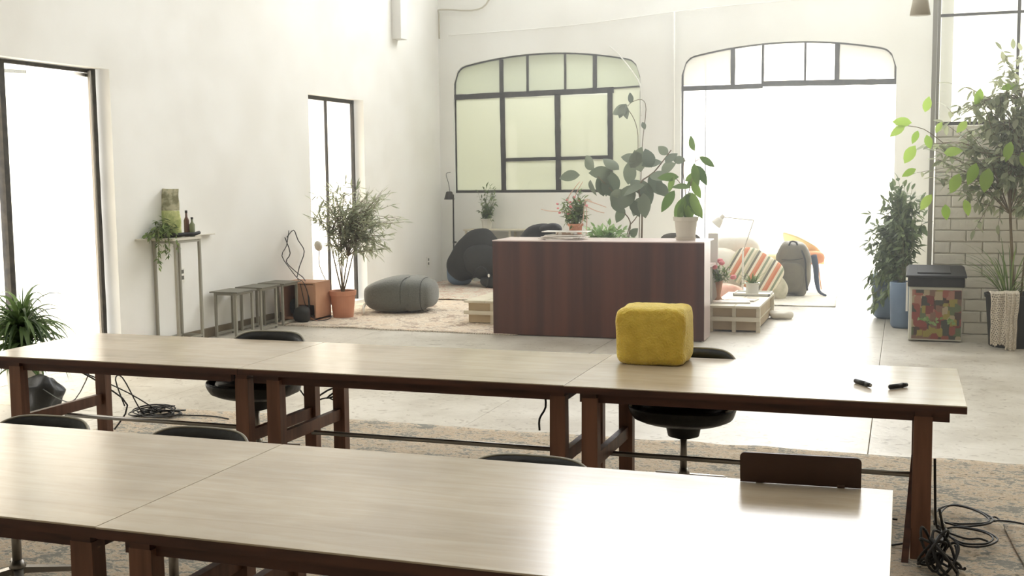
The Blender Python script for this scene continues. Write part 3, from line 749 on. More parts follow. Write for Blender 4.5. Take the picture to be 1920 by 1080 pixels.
def crown(root, base, ells, meshes, size, stem_mat, n_leaf, trunk_r=.012, tip_r=.003, forks=None, droop=.3, spread=1.0, limit=300, start=.35, stems='branches', lean=None, k_n=3, trunk_parts=None):
    """branches from base (or forks) reach random points of the ellipsoids; leaves along their outer part"""
    mb = MB(); L = []
    for c, r, cnt in ells:
        for _ in range(cnt):
            tg = in_ell(c, r); b0 = V(random.choice(forks)) if forks else V(base)
            mid = b0.lerp(tg, .5)+V((0, 0, (tg-b0).length*.12))+V([random.uniform(-.05, .05) for _ in range(3)])
            q1 = b0.lerp(mid, .5)+V((0, 0, (tg-b0).length*.05))
            pts = spline([b0, q1, mid, tg], 4)
            mb.tube(pts, trunk_r, 5, r2=tip_r, smooth=0)
            m = len(pts)
            for k in range(n_leaf):
                s = start+(1-start)*random.random(); f = s*(m-1); i = min(int(f), m-2); p = pts[i].lerp(pts[i+1], f-i)
                tan = (pts[i+1]-pts[i]).normalized()
                d = tan*.6*random.random()+V((random.gauss(0, 1), random.gauss(0, 1), random.gauss(0, .5)))*.6*spread-V((0, 0, droop))
                L.append(lmat(p, d, size*random.uniform(.6, 1.25)))
            L.append(lmat(pts[-1], (pts[-1]-pts[-2]).normalized()-V((0, 0, droop*.5)), size))
    mb.build(stems, stem_mat, root, smooth=True)
    put_leaves(root, meshes, L, limit)
def pot(root, c, r_top, r_bot, h, material, rim=.03, name='pot', soil=True, saucer=False):
    c = V(c); t = .012
    pr = [(r_bot*.96, 0), (r_bot, .008), (r_top-.012, h-rim), (r_top, h-rim+.004), (r_top+.004, h), (r_top-t, h), (r_top-t-.01, h-rim), (r_bot*.9, .04), (0, .04)]
    po = MB().lathe(c, pr, 36).build(name, material, root, smooth=False, bevel=0)
    if soil: MB().lathe(c, [(0, h-.045), (r_top-t-.006, h-.04), (r_top-t-.004, h-.05)], 24).build('soil', M['soil'], po)
    if saucer: MB().lathe(c, [(r_bot*1.0, 0), (r_bot*1.12, .03), (r_bot*1.16, .03), (r_bot*1.02, -.0)], 32).build('saucer', material, root)
def blades(root, c, n, length, material, spread=1.0, w=.012, hmin=.4, name='leaf', limit=300, arch=1.0, dirs=None, sep=True):
    """arching strap leaves from a centre; each blade its own object"""
    for i in range(n):
        a = random.uniform(0, 2*PI) if not dirs else random.uniform(*dirs); el = random.uniform(hmin, 1.35); L = length*random.uniform(.55, 1.1)
        p = V(c)+V((random.uniform(-.03, .03), random.uniform(-.03, .03), 0)); d = V((math.cos(a)*math.cos(el)*spread, math.sin(a)*math.cos(el)*spread, math.sin(el))).normalized()
        m = 9; vs = []; fs = []; side = d.cross(V((0, 0, 1))).normalized()
        for k in range(m+1):
            s = k/m; hw = w*(1-s**2.5)*(.7+.3*math.sin(PI*s)); up = side.cross(d)
            vs += [p-side*hw+V((0, 0, hw*.5)), p, p+side*hw+V((0, 0, hw*.5))]
            p = p+d*L/m; d = (d+V((0, 0, -.20*arch*(.6+s)))).normalized()
        for k in range(m): q = k*3; fs += [(q, q+1, q+4, q+3), (q+1, q+2, q+5, q+4)]
        MB().add(vs, fs).build(name, material, root, smooth=True)

LM = {k: [leaf_mesh(k+'_leaf', M[k], **a) for a in aa] for k, aa in dict(
    olive=[dict(w=.17, fold=.1, n=4, droop=.12), dict(w=.2, droop=-.1, n=4)],
    ficus=[dict(w=.46, droop=.2), dict(w=.42, fold=.3, droop=.05)],
    lime=[dict(w=.55, droop=.15, fold=.2), dict(w=.5, droop=.3)],
    dense=[dict(w=.3, droop=.25), dict(w=.34, fold=.25, droop=.1)],
    magnolia=[dict(w=.62, droop=.1, fold=.25, n=7), dict(w=.58, droop=.35, fold=.1, n=7), dict(w=.66, droop=.2, fold=-.2, n=7)],
    avocado=[dict(w=.44, droop=.3, fold=.2, n=7), dict(w=.4, droop=.15, fold=.3, n=7)],
    bushy=[dict(w=.45, droop=.2)], trail=[dict(w=.3, droop=.2), dict(w=.36, droop=.4)]).items()}

# olive tree by the narrow door
c = V((-6.52, 12.55, .008))
t = thing('potted_olive_tree', 'airy narrow-leaved tree in a terracotta pot before the narrow door', 'plant', c)
pot(t, c, .165, .125, .33, M['terracotta'], rim=.06)
mb = MB()
forks = []
for dx, dy, z in ((.06, 0, .75), (-.05, .03, .8), (.12, .05, .95), (.02, -.05, 1.0), (-.12, 0, 1.0)):
    p = [c+V((0, 0, .28)), c+V((dx*.5, dy*.5, .5)), c+V((dx*1.4, dy*1.4, z))]; mb.tube(p, .011, 6, r2=.006); forks.append(p[-1])
mb.build('trunk', M['bark'], t, smooth=True)
crown(t, None, [((-6.5, 12.55, 1.35), (.42, .38, .40), 66), ((-6.08, 12.6, 1.2), (.36, .35, .38), 60), ((-6.3, 12.5, .9), (.4, .3, .25), 30)], LM['olive'], .115, M['bark'], 12, trunk_r=.005, tip_r=.002, forks=forks, droop=.15, limit=300, start=.6)

# tall ficus at right with grass in the same big pot
c = V((1.04, 12.16, 0))
t = thing('tall_potted_tree', 'tall leafy tree with long grass at its foot before the white brick wall', 'plant', c)
pot(t, c, .27, .22, .52, M['darkpot'], rim=.04)
MB().tube([c+V((0, 0, .45)), c+V((-.03, 0, .9)), c+V((-.06, .02, 1.4)), c+V((-.05, .05, 2.0)), c+V((.02, .05, 2.5))], .016, 8, r2=.008).tube([c+V((.06, 0, .45)), c+V((.1, 0, 1.1)), c+V((.16, .02, 1.7)), c+V((.2, .05, 2.2))], .01, 8, r2=.006).build('trunk', M['bark'], t, smooth=True)
fk = [c+V((-.06, .02, 1.3)), c+V((-.05, .05, 1.7)), c+V((0, .05, 2.1)), c+V((.16, .02, 1.7)), c+V((.02, .05, 2.4))]
crown(t, None, [((.78, 12.2, 1.75), (.48, .4, .38), 44), ((.62, 12.2, 2.4), (.36, .3, .36), 20), ((1.02, 12.2, 2.55), (.3, .35, .5), 22), ((1.5, 12.2, 2.1), (.5, .4, .6), 30), ((.32, 12.2, 1.85), (.26, .2, .3), 14), ((.85, 12.1, 1.25), (.35, .3, .15), 5)],
      LM['ficus'], .105, M['bark'], 15, trunk_r=.005, tip_r=.002, forks=fk, droop=.5, start=.4)
L = []
for x, z, s, dx, dz in ((.0, 2.20, .15, -1, .1), (-.06, 2.17, .14, -1, -.6), (.06, 2.12, .11, -.4, -1), (.12, 2.3, .13, .2, .8), (.14, 2.08, .12, .3, -1), (.04, 1.98, .17, -.6, -1), (.62, 2.52, .15, -.1, -1), (.8, 2.5, .13, .8, .3), (.30, 1.9, .15, .7, .1), (.5, 2.2, .12, -.5, -.6), (.28, 2.2, .1, -.5, -.8), (.6, 1.8, .18, -.3, -1), (.45, 1.7, .17, -.4, -1), (.2, 1.5, .15, -.7, -1), (.33, 1.4, .13, .1, -1), (.5, 1.45, .14, .4, -1), (.9, 2.0, .16, -.3, -1), (1.0, 1.9, .16, .5, -1), (.72, 1.75, .2, -.2, -1), (1.1, 2.4, .14, .9, .2), (1.15, 2.05, .16, .2, -1), (.05, 1.75, .12, -1, -.5)):
    L.append(lmat((x+.05, 11.95+random.uniform(-.1, .1), z), (dx, random.uniform(-.4, .1), dz), s*1.2, up=(0, -1, .4), roll=random.uniform(-.4, .4)))
for m4 in L:
    o = bpy.data.objects.new('leaf', random.choice(LM['lime'])); link(o, t); o.matrix_basis = Matrix.Translation(-c) @ m4; o['label'] = 'large lime-green leaf'
mb = MB()
for (x, z), (x2, z2) in (((-.02, 2.18), (.35, 2.0)), ((.35, 2.0), (.7, 1.9)), ((.7, 1.9), (1.0, 1.75)), ((.62, 2.5), (.8, 2.1)), ((.4, 1.55), (.8, 1.6))): mb.tube([(x, 12.05, z), ((x+x2)/2, 12.1, (z+z2)/2+.05), (x2, 12.12, z2)], .004, 5)
mb.build('twig', M['bark'], t, smooth=True)
blades(t, c+V((-.06, -.02, .46)), 46, .75, M['grass'], w=.008, hmin=.7, arch=.8)

# dense dark bush in blue bags
c = V((-.14, 13.75, 0))
t = thing('bushy_potted_plant', 'dense dark green bush in blue pots beside the bright opening', 'plant', c)
MB().lathe((-.17, 14.1, 0), [(.11, 0), (.15, .03), (.17, .3), (.165, .52), (.155, .53), (.155, .4), (0, .4)], 24).build('pot', M['blue'], t, smooth=True)
MB().lathe((.02, 13.3, 0), [(.12, 0), (.14, .03), (.15, .3), (.155, .5), (.145, .51), (.145, .4), (0, .4)], 24).build('pot', M['blue'], t, smooth=True)
crown(t, None, [((-.02, 13.6, 1.2), (.25, .32, .38), 70), ((-.14, 13.7, .75), (.24, .3, .3), 40), ((-.05, 13.6, 1.5), (.16, .2, .15), 10), ((-.32, 13.9, .35), (.09, .12, .26), 12), ((-.28, 13.8, 1.1), (.15, .2, .3), 12)], LM['dense'], .12, M['stem'], 15, trunk_r=.006, tip_r=.002,
      forks=[V((-.15, 14.05, .5)), V((0, 13.35, .5)), V((0, 13.6, .9)), V((-.08, 13.8, .8))], droop=.55, start=.35)

# broad-leaved plant behind the desk
c = V((-3.05, 13.4, 0))
t = thing('rubber_plant', 'broad grey-green leaved plant on bare crooked stems behind the desk', 'plant', c)
pot(t, c, .17, .13, .34, M['whitepot'])
MB().tube([c+V((0, 0, .3)), (-3.12, 13.4, .9), (-3.1, 13.4, 1.15), (-3.2, 13.4, 1.3), (-3.3, 13.4, 1.5), (-3.5, 13.4, 1.7)], .009, 6, r2=.005).tube([c+V((0, 0, .3)), (-3.14, 13.4, 1.0), (-3.0, 13.4, 1.25), (-2.98, 13.4, 1.5)], .008, 6, r2=.005).tube([c+V((.06, 0, .3)), (-2.95, 13.35, 1.0), (-2.95, 13.35, 1.3), (-2.98, 13.35, 1.6), (-2.8, 13.35, 1.75), (-2.6, 13.35, 2.0)], .013, 8, r2=.006).tube([(-3.14, 13.4, .95), (-3.3, 13.4, 1.1)], .005, 5, smooth=0).build('trunk', M['bark'], t, smooth=True)
L = []
spec = [(-3.72, 1.72, .19, -1, -.1), (-3.55, 1.78, .18, -.4, .5), (-3.5, 1.72, .2, .3, -1), (-3.42, 1.7, .2, -.2, -1), (-3.35, 1.75, .2, -1, .0), (-3.3, 1.5, .22, -.3, .8), (-3.2, 1.55, .2, -.7, -1), (-3.15, 1.6, .22, .1, 1), (-3.1, 1.8, .2, .3, .4), (-3.05, 1.6, .24, -.5, -.9), (-2.95, 1.65, .24, .1, -1), (-2.88, 1.72, .22, .5, -.9), (-2.85, 1.7, .2, 1, .1), (-2.98, 1.75, .2, -.2, .8), (-2.92, 1.5, .22, .2, -1), (-3.0, 1.45, .18, -.4, -1), (-3.2, 1.33, .15, -.4, -.9), (-3.08, 1.42, .16, .5, -.8), (-3.3, 1.48, .2, .5, -.8), (-2.75, 1.75, .16, .9, .5), (-2.66, 1.85, .14, .7, .8), (-2.64, 1.95, .12, -.7, .6), (-2.58, 1.9, .12, 1, -.1), (-2.78, 1.62, .16, .6, -.7), (-3.25, 1.78, .18, -.8, .7), (-3.0, 1.9, .16, -.8, .2), (-2.9, 1.6, .2, -.9, -.2), (-3.1, 1.65, .2, .8, -.5), (-3.45, 1.62, .16, .6, -.6), (-3.62, 1.66, .16, .0, -1), (-3.1, .98, .12, .5, .5), (-2.83, 1.8, .18, -.3, .9), (-2.95, 1.82, .18, .7, .3)]
for x, z, s, dx, dz in spec:
    L.append(lmat((x, 13.4+random.uniform(-.12, .12), z), (dx, random.uniform(-.5, .3), dz), s, up=(random.uniform(-.4, .4), -1, .5), roll=random.uniform(-.5, .5)))
L = [m_ @ Matrix.Scale(1.35, 4) for m_ in L]
put_leaves(t, LM['magnolia'], L)
# climbing vine near the window edge
c = V((-3.85, 17.2, 0))
t = thing('climbing_vine', 'thin vine with a few hanging leaves beside the left arch window', 'plant', c)
pot(t, c, .14, .11, .28, M['whitepot'])
MB().tube([(-3.85, 17.2, .2), (-3.85, 17.25, .8), (-3.83, 17.25, 1.5), (-3.8, 17.25, 2.2), (-3.74, 17.22, 2.7), (-3.8, 17.18, 2.84), (-3.95, 17.15, 2.8), (-4.0, 17.12, 2.74)], .009, 6, r2=.005).tube([(-3.88, 17.25, 1.8), (-3.86, 17.2, 2.3), (-3.92, 17.2, 2.55), (-4.02, 17.15, 2.72)], .006, 5).build('trunk', M['bark'], t, smooth=True)
put_leaves(t, LM['magnolia'], [lmat((-4.02, 17.1, 2.78), (-.5, -.2, -1), .24, up=(0, -1, .2), roll=.2), lmat((-4.0, 17.1, 2.76), (-1, -.3, -.5), .26, up=(0, -1, .5), roll=0), lmat((-3.95, 17.1, 2.78), (.1, -.2, 1), .16, up=(0, -1, .2), roll=.6), lmat((-3.78, 17.15, 2.5), (.4, -.1, -1), .12, up=(0, -1, .2)), lmat((-4.02, 17.1, 2.74), (.1, -.3, -1), .2, up=(.5, -1, .2), roll=.9)])
# plant in the pale pot on the desk
c = V((-2.165, 11.93, 1.032))
t = thing('potted_avocado_plant', 'drooping green-leaved plant in a pale ribbed pot on the desk', 'plant', c)
pot(t, c, .13, .095, .245, M['greypot'], rim=.045, saucer=True)
MB().tube([c+V((0, 0, .2)), c+V((.0, 0, .45)), c+V((-.03, 0, .7)), c+V((-.02, 0, .86))], .007, 6, r2=.004).tube([c+V((.02, 0, .2)), c+V((.03, 0, .5)), c+V((.09, 0, .74)), c+V((.09, 0, .95))], .006, 6, r2=.003).tube([c+V((-.02, 0, .55)), c+V((-.1, 0, .64))], .004, 5, smooth=0).tube([c+V((.09, 0, .82)), c+V((.15, 0, .85))], .004, 5, smooth=0).build('trunk', M['bark'], t, smooth=True)
L = []
for dx, z, s, ddx, dz in ((-.02, .45, .22, -.4, -1), (.03, .47, .24, .1, -1), (.07, .5, .24, .4, -1), (-.03, .4, .17, -.3, -1), (0, .35, .16, .3, -1), (.08, .42, .18, .5, -1), (.05, .5, .2, -.5, -1), (-.12, .52, .22, -.55, -1), (.1, .78, .2, .6, -1), (.09, .8, .2, .15, -1), (-.08, .66, .18, -1, .05), (-.12, .67, .15, -.4, -1), (-.02, .62, .17, .8, .4), (.05, .62, .18, .5, -1), (.13, .87, .16, .9, -.6), (.09, .93, .14, -.4, 1), (0, .55, .12, .6, .8), (.06, .55, .16, -.8, .2), (.0, .48, .2, .6, -.8), (.02, .3, .12, -.9, -.4), (.05, .33, .13, 1, -.5)):
    L.append(lmat(c+V((dx, random.uniform(-.06, .06), z)), (ddx, random.uniform(-.5, .3), dz), s, up=(0, -1, .5), roll=random.uniform(-.5, .5)))
L = [m_ @ Matrix.Scale(1.2, 4) for m_ in L]
put_leaves(t, LM['avocado'], L)
# flowering plant and branches on the desk
c = V((-3.42, 12.12, 1.032))
t = thing('flowering_plant', 'flowering green plant in a terracotta pot behind the magazines on the desk', 'plant', c)
pot(t, c, .085, .065, .16, M['terracotta'], rim=.03)
crown(t, c+V((0, 0, .12)), [(c+V((-.02, 0, .32)), (.18, .14, .13), 40), (c+V((.05, 0, .42)), (.12, .1, .08), 10)], LM['trail'], .07, M['stem'], 9, trunk_r=.004, tip_r=.002, droop=.1)
for k in range(14):
    p = in_ell(c+V((-.02, -.05, .36)), (.22, .12, .14)); MB().blob(p, (.014, .014, .011), .8, n=8, m=5, nz=.004, nsc=40).build('flower', M['pink'], t)
mb = MB()
for pts in (((0, .1), (-.05, .3), (.02, .5), (.1, .62)), ((.02, .1), (.1, .2), (.12, .42), (.2, .4)), ((.12, .42), (.25, .38), (.36, .34)), ((.1, .36), (.25, .3), (.34, .28)), ((-.02, .2), (-.1, .28), (-.3, .3), (-.38, .32)), ((0, .3), (-.08, .42), (0, .55), (.06, .62)), ((.13, .05), (.13, .25), (.12, .42))):
    mb.tube([c+V((x, -.03+random.uniform(-.03, .03), z)) for x, z in pts], .007, 6, r2=.004)
mb.build('pink_branches', M['palestem'], t, smooth=True)
c = V((-3.4, 13.35, 0))
t = thing('leafy_bush', 'low fresh green bush behind the desk top, under the broad leaves', 'plant', c)
pot(t, c, .2, .16, .72, M['whitepot'])
crown(t, c+V((0, 0, .7)), [(c+V((0, 0, .98)), (.32, .25, .15), 80)], LM['bushy'], .09, M['stem'], 9, trunk_r=.004, tip_r=.002, droop=.1)
# console with small potted plant at the back wall
t = thing('console_table', 'pale thin-legged console table against the back wall under the arch window', 'table', (-6.0, 17.2, 0))
MB().box(-6.68, -5.2, 17.05, 17.38, .84, .865, bev=.003).build('table_top', M['pale'], t)
for x in (-6.64, -5.9, -5.24):
    for y in (17.08, 17.34): MB().box(x-.015, x+.015, y-.015, y+.015, 0, .84).build('leg', M['pale'], t)
MB().box(-5.9, -5.24, 17.35, 17.37, .3, .84).build('back_panel', M['white'], t)
c = V((-6.33, 17.2, .865))
t = thing('small_potted_plant', 'wispy small plant in a white pot on the pale console', 'plant', c)
pot(t, c, .095, .07, .17, M['whitepot'])
crown(t, c+V((0, 0, .14)), [(c+V((0, 0, .3)), (.13, .1, .1), 26), (c+V((.02, 0, .52)), (.2, .12, .18), 22)], LM['trail'], .07, M['stem'], 7, trunk_r=.003, tip_r=.0015, droop=.1)

# left palm-like plant behind the far table's left end
c = V((-6.48, 7.1, 0))
t = thing('spider_plant', 'big arching strap-leaved plant in a white pot at the left edge', 'plant', c)
pot(t, c, .15, .11, .3, M['whitepot'])
MB().tube([c+V((0, 0, .25)), c+V((0, 0, .45)), c+V((.01, 0, .6))], .02, 7).build('trunk', M['bark'], t, smooth=True)
blades(t, c+V((0, 0, .58)), 120, .5, M['strap'], w=.02, hmin=.1, arch=1.5)
blades(t, c+V((0, 0, .45)), 80, .5, M['strap'], w=.02, hmin=-.2, arch=1.5)
blades(t, c+V((0, 0, .6)), 8, .5, M['strap'], w=.006, hmin=.9, arch=.5)
blades(t, c+V((.0, -.05, .3)), 20, .5, M['strap'], w=.014, hmin=-.1, arch=1.0)

# trailing plant, plastic bag, bottles, pouch on the tall side table
TX, TY, TZ = -7.055, 9.95, 1.135
t = thing('tall_side_table', 'tall thin-legged grey metal side table against the left wall', 'table', (TX, TY, 0))
MB().box(-7.19, -6.91, 9.72, 10.18, 1.11, TZ, bev=.003).build('table_top', M['greypot'], t)
for x in (-7.175, -6.925):
    for y in (9.745, 10.155): MB().box(x-.013, x+.013, y-.013, y+.013, 0, 1.11).build('leg', M['greymetal'], t)
mb = MB()
for z in (.1, 1.095): mb.box(-7.175, -6.925, 9.735, 9.755, z-.01, z+.01).box(-7.175, -6.925, 10.145, 10.165, z-.01, z+.01).box(-7.185, -7.165, 9.745, 10.155, z-.01, z+.01).box(-6.935, -6.915, 9.745, 10.155, z-.01, z+.01)
mb.build('stretcher', M['greymetal'], t)
tag(MB().box(-7.198, -7.12, 9.47, 9.715, 1.13, 1.142).build('wall_shelf', M['greypot'], bevel=.002), 'thin pale wall ledge at the left of the tall side table', 'shelf')
tag(MB().box(-7.198, -7.14, 10.185, 10.78, 1.12, 1.13).build('wall_shelf', M['greypot'], bevel=.002), 'thin pale wall ledge at the right of the tall side table', 'shelf')
c = V((-7.11, 9.83, TZ))
t = thing('trailing_plant', 'trailing green plant spilling off the tall side table', 'plant', c)
pot(t, c, .06, .05, .09, M['darkpot'], rim=.015)
crown(t, c+V((0, 0, .07)), [(c+V((-.0, -.03, .12)), (.13, .12, .09), 26), (c+V((-.0, -.2, .05)), (.06, .12, .05), 10)], LM['trail'], .06, M['stem'], 7, trunk_r=.003, tip_r=.0015, droop=.3)
mb = MB(); L = []
for dx, dy, z in ((.05, -.16, -.22), (.12, -.14, -.12), (.1, -.22, -.28), (.15, -.12, -.17), (.2, -.05, -.1)):
    pts = spline([c+V((0, 0, .08)), c+V((dx*.8, dy*.8-.02, .09)), c+V((dx, dy-.02, z*.4)), c+V((dx, dy-.03, z))], 4); mb.tube(pts, .0025, 5, smooth=0)
    for p in pts[3:]:
        for _ in range(2): L.append(lmat(p, (random.gauss(0, 1), random.gauss(0, 1), -.6), .055))
mb.build('tendril', M['stem'], t, smooth=True); put_leaves(t, LM['trail'], L)
c = V((-7.12, 9.95, TZ))
t = thing('plastic_bag', 'tall clear printed bag standing behind the trailing plant', 'bag', c)
def bagshape(z0, z1):
    vs = []; fs = []; n = 20; m = 10
    for i in range(m+1):
        s = z0+(z1-z0)*i/m; z = s*.5
        wx = .1+.045*s; wy = .05*(1-s)**.6+.006
        for k in range(n):
            a = 2*PI*k/n; q = V((wx*math.cos(a), wy*math.sin(a), z)); q += V(noise.noise_vector((q+c)*9))*.012*(.3+s); q.z = max(q.z, 0) if i else z; q.x -= .06*s-.03; vs.append(c+q)
    for i in range(m): fs += [(i*n+k, i*n+(k+1) % n, (i+1)*n+(k+1) % n, (i+1)*n+k) for k in range(n)]
    return MB().add(vs, fs)
bagshape(0, .55).build('bag_lower', M['baglime'], t, smooth=True); bagshape(.55, 1).build('bag_upper', M['bagfoil'], t, smooth=True)
for x, y, h, m_, lab in ((-7.03, 10.1, .27, 'bottle1', 'dark reddish bottle on the tall side table'), (-6.97, 10.11, .2, 'bottle2', 'shorter green bottle on the tall side table')):
    t = thing('bottle', lab, 'bottle', (x, y, TZ))
    MB().lathe((x, y, TZ), [(.026, 0), (.028, .01), (.028, h*.62), (.012, h*.75), (.011, h*.9)], 20).build('bottle_body', M[m_], t, smooth=True)
    MB().lathe((x, y, TZ), [(.013, h*.9), (.013, h)], 14).build('cap', M['darkpot'], t)
tag(MB().tube([(-7.08, 9.86, TZ+.022), (-7.0, 9.9, TZ+.026), (-6.97, 10.0, TZ+.03), (-6.93, 10.08, TZ+.028), (-6.92, 10.16, TZ+.04)], .022, 10, r2=.018).build('pouch', M['blackpl'], smooth=True), 'shiny black rolled pouch lying on the tall side table', 'pouch')

# three stools
def make_stool():
    t = thing('stool', '', 'stool', (0, 0, 0), 'low square stools along the left wall')
    MB().box(-.18, .17, -.2, .2, .485, .50, bev=.003).build('seat', M['stooltop'], t)
    for x in (-.125, .125):
        for y in (-.165, .165): MB().box(x-.0125, x+.0125, y-.0125, y+.0125, 0, .485).build('leg', M['greymetal'], t)
    MB().box(-.125, .125, -.175, -.155, .46, .485).box(-.125, .125, .155, .175, .46, .485).box(-.1375, -.1125, -.165, .165, .46, .485).box(.1125, .1375, -.165, .165, .46, .485).build('seat_frame', M['greymetal'], t)
    MB().box(.113, .137, -.155, .155, .02, .045).box(-.137, -.113, -.155, .155, .02, .045).build('stretcher', M['greymetal'], t)
    return t
s0 = make_stool()
for i, (y, lab) in enumerate(((10.86, 'grey metal stool by the left wall, nearest of the three'), (11.37, 'grey metal stool by the left wall, middle of the three'), (11.85, 'grey metal stool by the left wall, beside the wooden crate'))):
    o = s0 if i == 0 else copy_tree(s0); o.location = (-6.985, y, 0); o['label'] = lab
# wooden crate unit with cables and bag
c = V((-6.86, 12.3, 0))
t = thing('wooden_cubby', 'small orange plywood cubby stuffed with dark things at the wall', 'cabinet', c)
MB().box(-7.12, -6.66, 12.12, 12.5, .45, .47).box(-7.12, -6.66, 12.12, 12.5, 0.02, .04).build('shelf', M['crate'], t)
for x in (-7.12, -6.91, -6.68): MB().box(x, x+.02, 12.12, 12.5, 0, .45).build('side_panel', M['crate'], t)
MB().box(-7.1, -6.68, 12.48, 12.5, .04, .45).build('back_panel', M['crate'], t)
MB().box(-6.89, -6.68, 12.115, 12.135, .2, .44).build('front_panel', M['crate'], t)
tag(MB().blob((-7.0, 12.28, .16), (.08, .12, .11), .8, nz=.02, nsc=8).build('cloth_bundle', M['blackcloth'], smooth=True), 'dark bundle inside the left half of the cubby', 'cloth')
tag(MB().blob((-6.78, 12.0, .1), (.1, .09, .1), .8, nz=.02, nsc=8).build('mesh_bag', M['darkpot'], smooth=True), 'dark mesh bag on the floor before the cubby', 'bag')
mb = MB()
mb.tube([(-7.16, 12.35, 1.0), (-7.15, 12.5, 1.08), (-7.15, 12.6, .95), (-7.15, 12.75, .8), (-7.15, 12.62, .62), (-7.12, 12.5, .5)], .006, 6)
mb.tube([(-7.16, 12.3, 1.0), (-7.15, 12.4, .8), (-7.15, 12.3, .7), (-7.12, 12.5, .55), (-6.9, 12.3, .48), (-6.75, 12.1, .3), (-6.7, 12.02, .05)], .006, 6)
mb.tube([(-7.16, 12.4, 1.08), (-7.14, 12.3, .9), (-7.15, 12.2, .78), (-7.12, 12.35, .6), (-7.0, 12.3, .5), (-6.8, 12.1, .46), (-6.72, 12.08, .2), (-6.8, 12.0, .02)], .005, 6)
mb.tube([(-7.0, 12.3, .49), (-6.85, 12.1, .44), (-6.78, 12.08, .2), (-6.65, 12.05, .04), (-6.55, 12.2, .02), (-6.7, 12.6, .02)], .005, 6)
tag(mb.build('cable', M['cable'], smooth=True), 'loose black cables hanging on the wall and over the cubby', 'cable')
# white clip lamp
c = V((-7.1, 12.95, .55))
t = thing('floor_lamp', 'small round white lamp head on a thin stand left of the olive tree', 'lamp', (-6.95, 12.9, 0))
MB().blob((-6.95, 12.75, .87), (.05, .05, .07), 1, n=18, m=12, tilt=.5).build('lamp_shade', M['lampwhite'], t, smooth=True)
MB().tube([(-6.95, 12.78, .85), (-7.02, 12.9, .6), (-6.92, 12.95, .3), (-6.95, 12.95, .02)], .006, 6).build('stand', M['whitecable'], t, smooth=True)
MB().lathe((-6.95, 12.95, 0), [(.09, 0), (.09, .012), (.02, .02)], 20).build('base', M['lampwhite'], t)
tag(MB().tube([(-6.35, 12.75, .02), (-6.35, 12.75, .09), (-6.45, 13.0, .12)], .02, 5).build('white_cloth', M['linen'], smooth=True), 'scrap of white cloth on the floor behind the terracotta pot', 'cloth')

# grey pouf
c = V((-6.08, 13.32, .015))
t = thing('pouf', 'dark grey felt pouf shaped like a pebble, with seams', 'pouf', c)
def pf(p):
    for cx, w_ in ((.12, .045), (.36, .045)):
        d = abs(p.x-cx+.1*p.y); k = max(0, 1-d/w_)
        if k > 0: p = V((p.x, p.y*(1-.09*k), p.z*(1-.09*k)))
    if p.z > 0 and p.x < .05: p.z *= 1-.38*min(1, (.05-p.x)/.5)**1.8
    return p
MB().blob(c+V((0, 0, .22)), (.465, .4, .225), .72, .62, n=72, m=28, nz=.012, nsc=2.5, rotz=.08, fn=pf).build('pouf_body', M['pouf'], t, smooth=True)
mb = MB()
for cx in (.12, .36):
    pts = []
    for i in range(17):
        ph = -PI/2+PI*(i/16)*1.0; sg = lambda v, p: math.copysign(abs(v)**p, v)
        xx = cx; kx = (1-(abs(xx)/.49)**(2/.72))**(.36)
        pts.append(c+Matrix.Rotation(.08, 3, 'Z')@V((xx, -.39*kx*sg(math.cos(ph), .62), .215*sg(math.sin(ph), .62)))+V((0, 0, .22)))
    mb.tube(pts, .004, 5, smooth=0)
mb.build('seam', M['blackcloth'], t, smooth=True)

# black bags in the corner
c = V((-6.1, 16.6, .03))
t = thing('black_bag', 'big slumped black bag left of the desk in the far corner', 'bag', c)
MB().blob((-6.28, 16.4, .5), (.48, .18, .3), .75, .8, nz=.05, nsc=3, rotz=.0, n=40, m=24, fn=lambda p: Matrix.Rotation(-.75, 3, 'Y')@p).build('bag_body', M['blackcloth'], t, smooth=True)
MB().blob((-6.05, 16.3, .42), (.3, .2, .26), .7, .75, nz=.05, nsc=4, n=32, m=20).build('front_pocket', M['blackcloth'], t, smooth=True)
MB().tube([(-6.2, 16.15, .15), (-6.1, 16.08, .3), (-6.0, 16.1, .35), (-5.9, 16.1, .2), (-5.95, 16.1, .04)], .012, 6).build('strap', M['black'], t, smooth=True)
for x in (-5.9, -5.8): MB().blob((x, 16.09, .22), (.018, .01, .026), .8, n=10, m=6).build('buckle', M['white'], t)
t = thing('grey_bag', 'grey and black duffel behind the black bag, next to the desk edge', 'bag', (-5.65, 16.5, .03))
MB().blob((-5.6, 16.55, .38), (.4, .25, .35), .6, .6, nz=.04, nsc=3, n=32, m=20).build('bag_body', M['greycloth'], t, smooth=True)
MB().blob((-5.75, 16.2, .12), (.32, .1, .1), .7, .7, nz=.02, nsc=6).build('front_pocket', M['blackcloth'], t, smooth=True)
tag(MB().blob((-6.58, 16.62, .2), (.2, .16, .19), .7, .7, nz=.02, nsc=5).build('blue_sack', M['blue'], smooth=True), 'dull blue sack under the black bag in the corner', 'bag')
